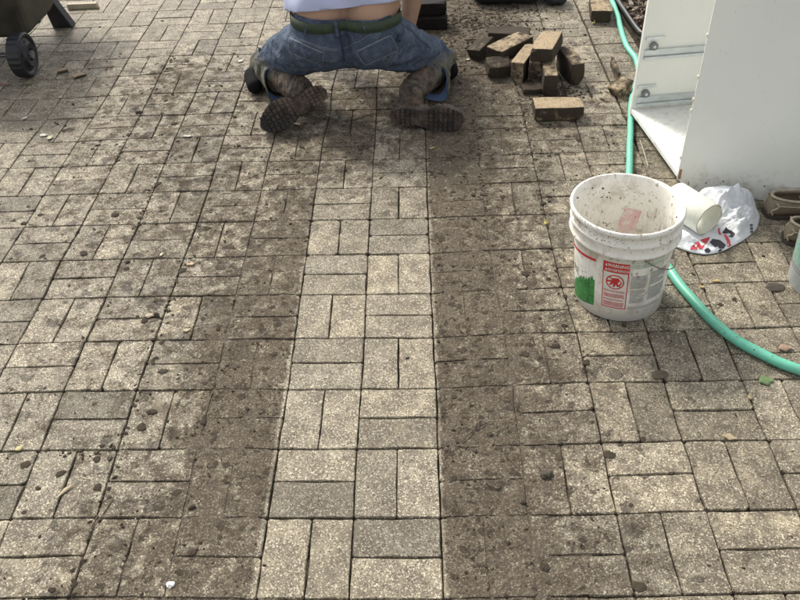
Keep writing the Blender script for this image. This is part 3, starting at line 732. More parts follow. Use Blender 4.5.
def bucket():
    root = empty('bucket', (.566, .995, 0)); tag(root, 'dirty white plastic bucket with a red warning label standing on the pavers', 'bucket')
    prof = [(0, .006), (RB-.006, .005), (RB-.004, .0), (RB, .003), (rad(.10), .10), (rad(.20), .20), (rad(.243), .243), (.1535, .2445), (.1575, .247), (.158, .2515), (.1545, .2555), (.1535, .262), (.1535, .279), (.157, .2825), (.1575, .287), (.154, .2905), (.154, .312), (.1575, .3155), (.1595, .319), (.1598, .326), (.158, .3305), (.154, .3315), (.1505, .3295), (.1478, .322), (rad(.3)-.003, .30), (rad(.26)-.003, .26), (rad(.245)-.0042, .25), (rad(.1)-.003, .10), (RB-.004, .012), (RB-.02, .008), (0, .0085)]
    vs, fs = lathe(prof, 96, 0, 0, LEAN)
    wall = link('wall', mesh('wall', vs, fs, True), BM, root)
    C0 = Vector((0, 0, 0))
    def cyl(phi, z, off=.0006):
        a = R(phi); r_ = rad(z)+off; return (r_*math.cos(a)+LEAN[0]*z, r_*math.sin(a)+LEAN[1]*z, z)
    def patch(name, corners, m, off=.0006, nx=12, ny=3, cut=None):
        """corners (phi,z): TL,TR,BR,BL, following the wall"""
        vs = []; fs = []
        for b in range(ny+1):
            for a in range(nx+1):
                s, t_ = a/nx, b/ny; top = (corners[0][0]*(1-s)+corners[1][0]*s, corners[0][1]*(1-s)+corners[1][1]*s); bot = (corners[3][0]*(1-s)+corners[2][0]*s, corners[3][1]*(1-s)+corners[2][1]*s)
                vs.append(cyl(top[0]*(1-t_)+bot[0]*t_, top[1]*(1-t_)+bot[1]*t_, off))
        for b in range(ny):
            for a in range(nx): i = b*(nx+1)+a; fs.append((i, i+nx+1, i+nx+2, i+1))
        return link(name, mesh(name, vs, fs), m, wall)
    red = simple('label_red', (.52, .035, .035), .5, .2, 60); whi = simple('label_white', (.70, .68, .62), .5, .1, 40); grn = simple('print_green', (.035, .20, .05), .5, .5, 70)
    dkg = simple('print_dark_green', (.03, .10, .05), .5); gry = simple('print_grey', (.36, .37, .35), .6, .2, 200); pgr = simple('print_pale_green', (.44, .55, .43), .6, .1, 60)
    # lean-corrected label position, phi from -127 to -97
    x0, x1, zt, zb = -124.8, -94.8, .221, .052
    patch('warning_label', [(x0, zt), (x1, zt), (x1+1, zb), (x0+1, zb)], red, .0005)
    patch('warning_label_field', [(x0+1.2, zt-.036), (x1-1.0, zt-.036), (x1-.2, zb+.004), (x0+2.2, zb+.004)], whi, .0009)
    def text(body, phi, z, size, m, off=.0014, squash=1.0, bold=0.0):
        cu = bpy.data.curves.new('lettering', 'FONT'); cu.body = body; cu.size = size; cu.align_x = 'CENTER'; cu.align_y = 'CENTER'; cu.offset = bold; cu.resolution_u = 2
        ob = bpy.data.objects.new('tmp_text', cu); col.objects.link(ob); dg = bpy.context.evaluated_depsgraph_get()
        me = bpy.data.meshes.new_from_object(ob.evaluated_get(dg)); bpy.data.objects.remove(ob); bpy.data.curves.remove(cu)
        for v in me.vertices:
            ph = phi + math.degrees(v.co.x*squash/rad(z)); v.co = cyl(ph, z+v.co.y, off)
        me.materials.clear(); return link('lettering', me, m, wall)
    xm = (x0+x1)/2
    text('WARNING', xm+2.5, zt-.0105, .0155, whi, squash=.78, bold=.0003); text('ADVERTENCIA', xm+2.5, zt-.0265, .0125, whi, squash=.72, bold=.0002)
    # warning triangles
    for zz in (zt-.0105, zt-.0265):
        vs = [cyl(x0+2.6, zz-.005, .0014), cyl(x0+5.2, zz-.005, .0014), cyl(x0+3.9, zz+.0055, .0014)]; link('warning_triangle', mesh('warning_triangle', vs, [(0, 1, 2)]), whi, wall)
    # prohibition ring with a crossed-out crawling child falling into a pail
    zc = .152; rx, rz = 10.6, .0265; vs = []; fs = []; N = 32
    for k in range(N):
        a = 2*PI*k/N
        for q in (1, .86): vs.append(cyl(xm+.3+rx*q*math.cos(a), zc+rz*q*math.sin(a), .0015))
    for k in range(N): l = (k+1) % N; fs.append((2*k, 2*l, 2*l+1, 2*k+1))
    link('prohibition_ring', mesh('prohibition_ring', vs, fs), red, wall)
    def poly(name, pts, m, off=.0016):
        vs = [cyl(xm+.3+rx*p[0], zc+rz*p[1], off) for p in pts]; return link(name, mesh(name, vs, [tuple(range(len(vs)))]), m, wall)
    poly('pictogram', [(-.28, .55), (.35, .6), (.55, .25), (.75, .0), (.62, -.35), (.3, -.62), (.12, -.3), (-.02, -.7), (-.2, -.65), (-.15, -.2), (-.5, -.55), (-.62, -.38), (-.4, -.05), (-.85, -.1), (-.85, .12), (-.38, .22)], red, .0016)
    poly('pictogram', [(.32, -.28), (.52, -.2), (.60, .08), (.48, .22), (.38, .05)], whi, .0019)
    poly('pictogram', [(-.7, .62), (-.6, .7), (.72, -.6), (.62, -.7)], red, .0018)
    # rows of illegible small print
    q = random.Random(9); 
    def rows(ph0, ph1, z0, z1, n, m, off, h=.5, name='small_print'):
        vs = []; fs = []
        for k in range(n):
            z = z0-(z0-z1)*k/n; dz = (z0-z1)/n*h; p = ph0
            lim = ph1 if q.random() < .75 else ph0+(ph1-ph0)*q.uniform(.4, .9)
            while p < lim-1:
                w = min(q.uniform(.8, 2.6), lim-p); o = len(vs); vs += [cyl(p, z, off), cyl(p, z-dz, off), cyl(p+w, z-dz, off), cyl(p+w, z, off)]; fs.append((o, o+1, o+2, o+3)); p += w+.45
        tag(link(name, mesh(name, vs, fs), m, wall), kind='stuff')
    rows(x0+3, x1-2, .120, .112, 2, red, .0014); rows(x0+3, x1-2, .107, .092, 4, red, .0014, .6); rows(x0+3, x1-3, .087, .080, 2, red, .0014); rows(x0+3.3, x1-2, .076, .058, 5, red, .0014, .62)
    # red swoosh to the left
    vs = []; fs = []
    zs = [(-204, .176), (-192, .183), (-180, .190), (-168, .1955), (-156, .2005), (-144, .205), (-134, .2085)]
    zs = [(a_[0]+(b_[0]-a_[0])*t_/6, a_[1]+(b_[1]-a_[1])*t_/6) for a_, b_ in zip(zs, zs[1:]) for t_ in range(6)]+[zs[-1]]
    for ph, z in zs: vs += [cyl(ph, z+.0045, .0009), cyl(ph, z-.0045, .0009)]
    for k in range(len(zs)-1): fs.append((2*k, 2*k+1, 2*k+3, 2*k+2))
    link('red_stripe', mesh('red_stripe', vs, fs), red, wall)
    # picture of grass: ragged top
    vs = []; fs = []; N = 46
    for k in range(N+1):
        ph = -186+(-134.5+186)*k/N; s = k/N; top = .018+.118*s**.62+(.022*q.random() if 1 < k < N-2 else 0)-(.02 if k < 4 else 0); bot = .004+.034*s
        vs += [cyl(ph, top), cyl(ph, (top+bot)/2), cyl(ph, bot)]
    for k in range(N): fs += [(3*k, 3*k+1, 3*k+4, 3*k+3), (3*k+1, 3*k+2, 3*k+5, 3*k+4)]
    link('grass_print', mesh('grass_print', vs, fs), grn, wall)
    vs = []; fs = []
    for k in range(40):
        ph = q.uniform(-168, -137); z = q.uniform(.03, .12)+.0006*(ph+152); L = q.uniform(.008, .022); o = len(vs); d = q.uniform(-1.5, 1.5); vs += [cyl(ph, z, .001), cyl(ph+.5, z, .001), cyl(ph+d, z+L, .001)]; fs.append((o, o+1, o+2))
    tag(link('grass_blades', mesh('grass_blades', vs, fs), simple('print_light_green', (.22, .42, .16), .5, .3, 80), wall), kind='stuff')
    text('RE', -172, .118, .034, dkg, .0007)
    # right-hand text panel
    for z in (.222, .204): patch('green_rule', [(-93, z+.0035), (-50, z+.0065), (-50, z+.0035), (-93, z)], pgr, .0006, 14, 1)
    rows(-93, -52, .218, .208, 2, pgr, .0007, .6)
    for (p0, p1, za, zb_) in ((-91, -72, .178, .130), (-90.5, -71.5, .124, .074), (-68, -42, .184, .134), (-67, -40, .128, .078)): rows(p0, p1, za, zb_, 11, gry, .0007, .72)
    rows(-91, -46, .060, .048, 2, gry, .0007, .5)
    text('1', -91.5, .186, .014, dkg, .0007); text('2', -68.0, .192, .014, dkg, .0007)
    # pink patch: light through a second label, painted as colour on the far inner wall
    ph = [(72, .19), (92, .19)]
    vs = []; fs = []; N = 8
    for b in range(5):
        for a in range(N+1):
            z = .225-.13*b/4; p_ = R(56+22*a/N+3*b); r_ = rad(z)-.0046; vs.append((r_*math.cos(p_)+LEAN[0]*z, r_*math.sin(p_)+LEAN[1]*z, z))
    for b in range(4):
        for a in range(N): i = b*(N+1)+a; fs.append((i, i+1, i+N+2, i+N+1))
    t = NT('pink_show_through'); c = t.mix(t.mr(t.noise(t.obj(), 40, 4), .4, .62), (.74, .56, .54), (.68, .40, .40)); c = t.mix(t.mr(t.noise(t.obj(), 30, 5, .7), .45, .6), c, (.74, .70, .64)); link('label_show_through', mesh('label_show_through', vs, fs), t.done(c, .5), wall)
    # dirt on the rim, in the bottom and on the inner wall
    vs = []; fs = []
    for _ in range(1700):
        a = R(q.gauss(-142, 24)); 
        if q.random() < .3: a = R(q.uniform(-200, 20))
        r_ = .1545+q.gauss(0, .0018); z = .3295-.004*abs(q.gauss(0, 1)); crumb(r_*math.cos(a)+LEAN[0]*z, r_*math.sin(a)+LEAN[1]*z, q.uniform(.0007, .0022), vs, fs, z)
    for _ in range(150):
        a = R(q.gauss(-135, 22)); z = .325-abs(q.gauss(0, .022)); r_ = .1545 if z < .312 else .1585; crumb(r_*math.cos(a)+LEAN[0]*z, r_*math.sin(a)+LEAN[1]*z, q.uniform(.0005, .0016), vs, fs, z, 1)
    for _ in range(380):
        z = q.uniform(.02, .31); a = R(q.uniform(-10, 190)) if q.random() < .3 else R(q.choice((88, 98, 112, 70, 60))+q.gauss(0, 2)+z*30); r_ = rad(z)-.0035; crumb(r_*math.cos(a)+LEAN[0]*z, r_*math.sin(a)+LEAN[1]*z, q.uniform(.0005, .0014)+(.002 if q.random() < .06 else 0), vs, fs, z-.001, 1)
    for _ in range(420):
        r_ = (RB-.012)*math.sqrt(q.random()); a = q.random()*2*PI; crumb(r_*math.cos(a), r_*math.sin(a), q.uniform(.001, .005), vs, fs, .009)
    tag(link('bucket_dirt', mesh('bucket_dirt', vs, fs), bpy.data.materials['dirt_clod'], root), kind='stuff')
    # twigs inside
    for (p0, p1) in (((.03, .02, .012), (.075, -.03, .03)), ((-.02, .05, .015), (.03, .10, .05)), ((.0, .03, .012), (.06, .05, .02))):
        v, f = tube([p0, ((p0[0]+p1[0])/2+.004, (p0[1]+p1[1])/2, (p0[2]+p1[2])/2+.003), p1], .0011, 5); link('twig', mesh('twig', v, f), simple('twig_bark', (.07, .05, .035), .9), root)
    # wire bail hanging round the right side, and its two lugs
    wire = simple('bail_wire', (.20, .19, .17), .4, .2, 40, metal=.7)
    A_, B_ = -86, 94; pts = []
    for k in range(25):
        t_ = k/24; ph = A_+(B_-A_)*t_; dr = math.sin(PI*t_); z = .257-.115*dr**.8; off = .006+.010*dr if 0 < k < 24 else .003
        pts.append(cyl(ph, z, off))
    v, f = tube(pts, .0017, 6); link('wire_handle', mesh('wire_handle', v, f, True), wire, root)
    for ph in (A_, B_):
        v, f = tube([cyl(ph, .257, .0), cyl(ph, .257, .007)], .0085, 14); link('handle_lug', mesh('handle_lug', v, f), BM, root)
bucket()
def bucket2():
    root = empty('bucket', (1.225, 1.02, 0)); tag(root, 'second pale bucket with a green band, cut off by the right edge of the photo', 'bucket')
    t = NT('translucent_pail'); O = t.obj(); c = t.mix(t.noise(O, 8, 3), (.60, .66, .66), (.70, .73, .71))
    m = t.done(c, .35); t.b.inputs['Transmission Weight'].default_value = .25
    prof = [(0, .006), (.118, .004), (.124, 0), (.127, .004), (.139, .22), (.144, .225), (.146, .24), (.141, .245), (.147, .285), (.150, .29), (.150, .30), (.144, .302), (.140, .29), (.134, .22), (.122, .01), (0, .009)]
    v, f = lathe(prof, 72); w = link('wall', mesh('wall', v, f, True), m, root)
    v, f = lathe([(.1318, .085), (.1355, .150)], 72); link('printed_band', mesh('printed_band', v, f, True), simple('band_green', (.20, .33, .27), .5, .3, 60), w)
    for z in (.062, .072): v, f = lathe([(.1275+z*.055, z), (.1277+z*.055, z+.004)], 72); link('printed_line', mesh('printed_line', v, f, True), simple('line_grey', (.2, .22, .23), .5), w)
bucket2()

# ------------------------------------------------------------------ white pipe
def pipe():
    a = back(709.5, 220, .058); d = Vector((-.62, .70, 0)).normalized(); d = Vector((-.50, .866, 0))
    b = a+d*.30; ro, ri = .0565, .0525; N = 48
    n1 = Vector((0, 0, 1)); n2 = d.cross(n1); vs = []; fs = []
    prof = [(0, ri+.0006), (0, ro-.0006), (.0008, ro), (.159, ro), (.16, ro-.0008), (.16, ri), (.001, ri)]
    K = len(prof)
    for s in range(N):
        an = 2*PI*s/N
        for t_, r_ in prof:
            jag = .0015*math.sin(an*7) if t_ < .002 else 0
            vs.append(a+d*(t_+jag)+(n1*math.cos(an)+n2*math.sin(an))*r_)
    for s in range(N):
        t_ = (s+1) % N
        for k in range(K): l = (k+1) % K; fs.append((s*K+k, s*K+l, t_*K+l, t_*K+k))
    t = NT('pvc_white'); O = t.pos(); c = t.mix(t.mr(t.noise(O, 20, 5), .5, .75, 0, .5), (.76, .76, .68), (.55, .53, .44)); c = t.mix(t.mr(t.noise(O, 120, 3), .68, .72), c, (.25, .2, .15))
    dp = t.n('ShaderNodeVectorMath', operation='DOT_PRODUCT'); t.l(O, dp.inputs[0]); dp.inputs[1].default_value = d[:]
    al_ = t.math('SUBTRACT', dp.outputs['Value'], a.dot(d)); c = t.mix(t.mr(t.math('ADD', al_, t.math('MULTIPLY', t.noise(O, 60, 4), .004)), .0015, .0045, .75, 0), c, (.30, .24, .16))
    tag(link('plastic_pipe', bm_from(vs, fs), t.done(c, .35)), 'white plastic pipe offcut lying between the bucket and the plastic bag', 'pipe')
def bm_from(vs, fs):
    bm = bmesh.new(); V = [bm.verts.new(v) for v in vs]
    for f in fs: bm.faces.new([V[i] for i in f])
    me = bm_mesh('plastic_pipe', bm, True)
    return me
pipe()

# ------------------------------------------------------------------ crumpled bag
def bag():
    PA = back(709.5, 220, .058); PD = Vector((-.50, .866, 0))
    out = [(672, 246), (690, 252), (706, 254.5), (720, 252), (735, 245), (748, 237), (757, 228), (760, 216), (755, 203), (751, 193), (745, 188), (725, 186), (705, 188), (690, 192), (680, 204), (672, 225)]
    zs = [.004, .004, .003, .003, .003, .003, .003, .006, .03, .06, .075, .085, .085, .07, .05, .02]
    W = [back(u, v, z) for (u, v), z in zip(out, zs)]
    cen = sum((Vector((w.x, w.y, 0)) for w in W), Vector())/len(W)
    N = 128; K = 40; rim = catmull(W+[W[0]], 8)[:N]
    vs = []
    def zt(x, y):
        q = Vector((x*11, y*11, 2)); r_ = 1-abs(noise.noise(q*1.3)*2); r2_ = 1-abs(noise.noise(Vector((x*26+3, y*20, 7)))*2); r3 = 1-abs(noise.noise(Vector((x*60+3, y*55, 9)))*2)
        return .026*max(0, r_)**1.5+.015*r2_+.009*r3**2
    for k in range(K+1):
        t_ = k/K
        for s in range(N):
            e = rim[s]; p = cen.lerp(Vector((e.x, e.y, 0)), t_)
            edge = min(1, (1-t_)*3.5); base = (e.z)*t_**1.0 + .055*(1-t_)*(1 if p.y > cen.y-.02 else .75)
            z = base*(1 if t_ < 1 else 1) + zt(p.x, p.y)*edge
            ap = p-Vector((PA.x, PA.y, 0)); al = ap.dot(PD); pd = (ap-PD*al).length if al > -.03 else (ap-PD*(-.03)).length+.0
            kk = min(1, max(0, (pd-.045)/.05)); kk = kk*kk*(3-2*kk); z = min(z, .004)*(1-kk)+z*kk
            j = .006*noise.noise(Vector((p.x*30, p.y*30, 1)))
            vs.append((p.x+j*t_, p.y+j*t_, max(.003, z)))
    lower = len(vs)
    for k in range(K, -1, -1):
        t_ = k/K*.985
        for s in range(N): e = rim[s]; p = cen.lerp(Vector((e.x, e.y, 0)), t_); vs.append((p.x, p.y, max(.001, min(e.z*t_**3-.003, .05)) if k > 2 else .002))
    fs = []
    R_ = 2*(K+1)
    for a in range(R_-1):
        for s in range(N): l = (s+1) % N; fs.append((a*N+s, a*N+l, (a+1)*N+l, (a+1)*N+s))
    root = empty('plastic_bag', cen); tag(root, 'crumpled white plastic bag with red and black printing by the cabinet', 'bag')
    vs = [(v[0]-cen.x, v[1]-cen.y, v[2]) for v in vs]
    me = mesh('bag_film', vs, fs, True)
    t = NT('bag_plastic'); O = t.obj(); c = t.mix(t.noise(O, 9, 3), (.82, .85, .90), (.88, .90, .93))
    w1 = 1
    nr = t.bump(t.vor(O, 30, 'Distance'), .45, .010); nr = t.bump(t.noise(O, 60, 5, .7, 2.5), .9, .006, nr)
    film = link('bag_film', me, t.done(c, .45, nr), root)
    tree = BVHTree.FromPolygons([Vector(v)+cen for v in vs], fs)
    def decal(name, pts, m, off=.0012):
        hits = []
        bm = bmesh.new()
        V = []
        for u, v in pts:
            h = tree.ray_cast(CO, ray(u, v))
            q = h[0] if h[0] else back(u, v, .01)
            V.append(bm.verts.new(q))
        f = bm.faces.new(V); bmesh.ops.triangulate(bm, faces=[f])
        for _ in range(3): bmesh.ops.subdivide_edges(bm, edges=bm.edges[:], cuts=1)
        for v in bm.verts:
            d = (v.co-CO).normalized(); h = tree.ray_cast(CO, d)
            if h[0]: v.co = h[0]+Vector((0, -.3, .95))*off
            v.co -= cen
        link(name, bm_mesh(name, bm), m, film)
    red = simple('bag_red', (.55, .05, .07), .4, .2, 60); blk = simple('bag_black', (.03, .028, .04), .4, .3, 60)
    X = lambda x, y: (685+x/10, 220+y/10)
    decal('red_letter', [X(50, 300), X(62, 262), X(100, 245), X(95, 275), X(128, 262), X(118, 295)], red)
    decal('red_letter', [X(95, 232), X(135, 215), X(165, 262), X(200, 240), X(150, 200), X(180, 190), X(250, 170), X(235, 205), X(195, 255), X(170, 295), X(140, 290), X(115, 250)], red)
    decal('black_letter', [X(275, 190), X(345, 200), X(410, 250), X(385, 290), X(340, 285), X(325, 262), X(300, 275), X(245, 225)], blk)
    decal('black_letter', [X(190, 300), X(230, 278), X(258, 305), X(240, 330), X(205, 325)], blk)
    decal('black_letter', [X(325, 315), X(355, 290), X(375, 300), X(345, 322)], blk)
    decal('red_stroke', [X(385, 145), X(415, 150), X(450, 210), X(460, 260), X(425, 272), X(415, 210)], red)
    decal('red_stroke', [X(330, 90), X(348, 80), X(345, 110), X(365, 148), X(345, 150), X(330, 125)], red)
    decal('black_mark', [X(370, 130), X(410, 72), X(430, 95), X(465, 110), X(500, 135), X(495, 155), X(470, 178), X(430, 165), X(460, 150), X(440, 132), X(400, 140)], blk)
    for k in range(3):
        y0 = 45+k*32; decal('black_lettering', [X(645+k*3, y0), X(675+k*2, y0-4), X(678+k*2, y0+20), X(650+k*3, y0+24)], simple('bag_print_grey', (.10, .10, .12), .5))
bag()

# ------------------------------------------------------------------ clogs
def clog(loc, rz, label):
    root = empty('clog', loc, rz); tag(root, label, 'shoe', 'pair of worn brown clogs')
    # x runs from heel (0) to toe (.28)
    st = [(0.0, .020, .035, .050), (.012, .033, .068, .062), (.035, .040, .078, .070), (.08, .043, .072, .067), (.13, .045, .064, .062), (.165, .048, .080, .072), (.20, .051, .075, .070), (.24, .047, .058, .055), (.27, .032, .042, .040), (.285, .012, .03, .028)]
    N = 28; rings = []
    def ring(x, w, h, sc_=1.0, dz=0, openf=0):
        out = []
        for k in range(N):
            a = 2*PI*k/N; cx_, sx_ = math.cos(a), math.sin(a)
            yy = w*sc_*math.copysign(abs(cx_)**.75, cx_); zz = (sx_*.5+.5); zz = h*zz**.8
            out.append([x, yy, zz*sc_+dz])
        return out
    body = [ring(x, w, h) for x, w, h, _ in st]
    # opening: vertices on top between x .03 and .155 are pushed aside to a collar, then lined inside
    bm = bmesh.new(); vr = [[bm.verts.new((p[0], p[1], max(.012, p[2]))) for p in r_] for r_ in body]
    for a in range(len(vr)-1):
        for k in range(N): l = (k+1) % N; bm.faces.new((vr[a][k], vr[a+1][k], vr[a+1][l], vr[a][l]))
    bm.faces.new(vr[0]); bm.faces.new(vr[-1][::-1])
    bmesh.ops.subdivide_edges(bm, edges=bm.edges[:], cuts=1, use_grid_fill=True, smooth=.6)
    dele = [f for f in bm.faces if (lambda c: c.z > .052 and ((c.x-.088)/.078)**2+(c.y/.036)**2 < 1)(f.calc_center_median())]
    bmesh.ops.delete(bm, geom=dele, context='FACES')
    for v in bm.verts:
        v.co.z += .003*noise.noise(v.co*50)
    me = bm_mesh('clog_upper', bm, True)
    t = NT('muddy_leather'); O = t.obj(); c = t.mix(t.noise(O, 16, 5), (.14, .105, .07), (.30, .245, .175)); up = link('upper', me, t.done(c, .75, t.bump(t.noise(O, 90, 4), .5, .002)), root)
    md = up.modifiers.new('thick', 'SOLIDIFY'); md.thickness = .005; md.offset = -1
    pale = simple('clog_trim', (.42, .36, .27), .7, .2, 60, .3); ins = simple('clog_lining', (.13, .055, .022), .85, .3, 30, .3)
    pts = []
    for k in range(28):
        a = 2*PI*k/28; x = .088+.080*math.cos(a); y = .037*math.sin(a); z = .066+.012*max(0, math.cos(a))**2+.010*max(0, -math.cos(a)); pts.append((x, y, z))
    v, f = tube(pts, .0045, 8, closed=True); link('collar', mesh('collar', v, f, True), pale, root)
    bm = bmesh.new(); vv = [bm.verts.new((.02+.24*(k/30), (.036+.008*math.sin(k/30*PI))*0+.0, .0)) for k in range(0)]
    o_ = [(x, w*.86) for x, w, h, _ in st]; top = [bm.verts.new((x, w, .016)) for x, w in o_]+[bm.verts.new((x, -w, .016)) for x, w in o_[::-1]]; bm.faces.new(top); link('insole', bm_mesh('insole', bm), ins, root)
    so = [(x-.003+.006*(x/.28), w*1.05) for x, w, h, _ in st]; pp = [(x, w) for x, w in so]+[(x, -w) for x, w in so[::-1]]
    bm = bmesh.new(); lo = [bm.verts.new((x, y, 0)) for x, y in pp]; hi = [bm.verts.new((x, y, .014)) for x, y in pp]; bm.faces.new(lo[::-1]); bm.faces.new(hi)
    for k in range(len(pp)): l = (k+1) % len(pp); bm.faces.new((lo[k], lo[l], hi[l], hi[k]))
    link('sole', bm_mesh('sole', bm), simple('clog_sole', (.06, .05, .04), .8, .3, 40, .3), root)
    # stitched side trims: heel counter curve
    for s in (1, -1):
        pts = [(.012, s*.031, .016), (.006, s*.030, .032), (.016, s*.0385, .045), (.020, s*.0395, .056), (.012, s*.035, .064)]
        v, f = tube(catmull(pts, 5), .0032, 6); link('heel_trim', mesh('heel_trim', v, f, True), pale, root)
        pts = [(.02, s*.0415, .057), (.06, s*.0445, .053), (.11, s*.0445, .047), (.16, s*.050, .052)]
        v, f = tube(catmull(pts, 6), .0022, 6); link('side_seam', mesh('side_seam', v, f, True), pale, root)
clog((1.148, 1.405, 0), R(4), 'worn brown clog with its heel against the plastic bag side, farther of the pair')
clog((1.160, 1.262, 0), R(-16), 'worn brown clog cut off by the right photo edge, nearer of the pair')

# ------------------------------------------------------------------ dark things at the top edge
def lump(name, parts, m, label=None, cat=None, voxel=.008, parent=None, amp=.004, fr=25):
    me = blob(name, parts, voxel, 6)
    for v in me.vertices: v.co += v.normal*amp*noise.noise(v.co*fr)
    o_ = link(name, me, m, parent)
    if label: tag(o_, label, cat)
    return o_
def capsule(p0, r0, p1, r1, n=20):
    p0 = Vector(p0); p1 = Vector(p1); d = (p1-p0); L = d.length
    d = d.normalized() if L > 1e-6 else Vector((0, 0, 1)); ref = Vector((0, 0, 1)) if abs(d.z) < .9 else Vector((1, 0, 0)); a = d.cross(ref).normalized(); b = d.cross(a)
    rings = []
    for k in range(1, 7): t = PI/2*(1-k/6); rings.append((p0-d*r0*math.sin(t), r0*math.cos(t)))
    for k in range(0, 6): t = PI/2*k/6; rings.append((p1+d*r1*math.sin(t), r1*math.cos(t)))
    vs = [p0-d*r0]; fs = []
    for c, r_ in rings:
        for k in range(n): an = 2*PI*k/n; vs.append(c+(a*math.cos(an)+b*math.sin(an))*r_)
    vs.append(p1+d*r1); e = len(vs)-1
    for k in range(n): fs.append((0, 1+(k+1) % n, 1+k)); fs.append((e, e-n+k, e-n+(k+1) % n))
    for i in range(len(rings)-1):
        for k in range(n): l = (k+1) % n; fs.append((1+i*n+k, 1+i*n+l, 1+(i+1)*n+l, 1+(i+1)*n+k))
    return vs, fs
def blob(name, caps, voxel=.01, smooth=8):
    vs, fs = merge(*[capsule(*c) for c in caps]); me = mesh('tmp', vs, fs); ob = bpy.data.objects.new('tmp', me); col.objects.link(ob)
    md = ob.modifiers.new('r', 'REMESH'); md.mode = 'VOXEL'; md.voxel_size = voxel; md.use_smooth_shade = True
    if smooth: s = ob.modifiers.new('s', 'SMOOTH'); s.factor = .5; s.iterations = smooth
    dg = bpy.context.evaluated_depsgraph_get(); out = bpy.data.meshes.new_from_object(ob.evaluated_get(dg)); out.name = name
    bpy.data.objects.remove(ob); bpy.data.meshes.remove(me); out.polygons.foreach_set('use_smooth', [True]*len(out.polygons)); return out
blkf = simple('black_cloth', (.010, .011, .013), .75, .3, 30, .5)
lump('tool_bag', [((.33, 3.46, .06), .06, (.59, 3.44, .06), .06), ((.32, 3.57, .075), .075, (.62, 3.56, .075), .075), ((.35, 3.53, .13), .06, (.58, 3.52, .13), .06)], blkf, 'black cloth bag lying at the top edge behind the bricks', 'bag', .012)
lump('dark_bundle', [((.70, 3.40, .045), .047, (.725, 3.45, .05), .05), ((.68, 3.46, .04), .04, (.74, 3.40, .035), .036)], simple('dark_blue_grey_cloth', (.022, .027, .032), .6, .4, 50, .8, .006), 'small rounded dark bundle at the top edge right of the bag', 'bundle', .008, amp=.008, fr=40)

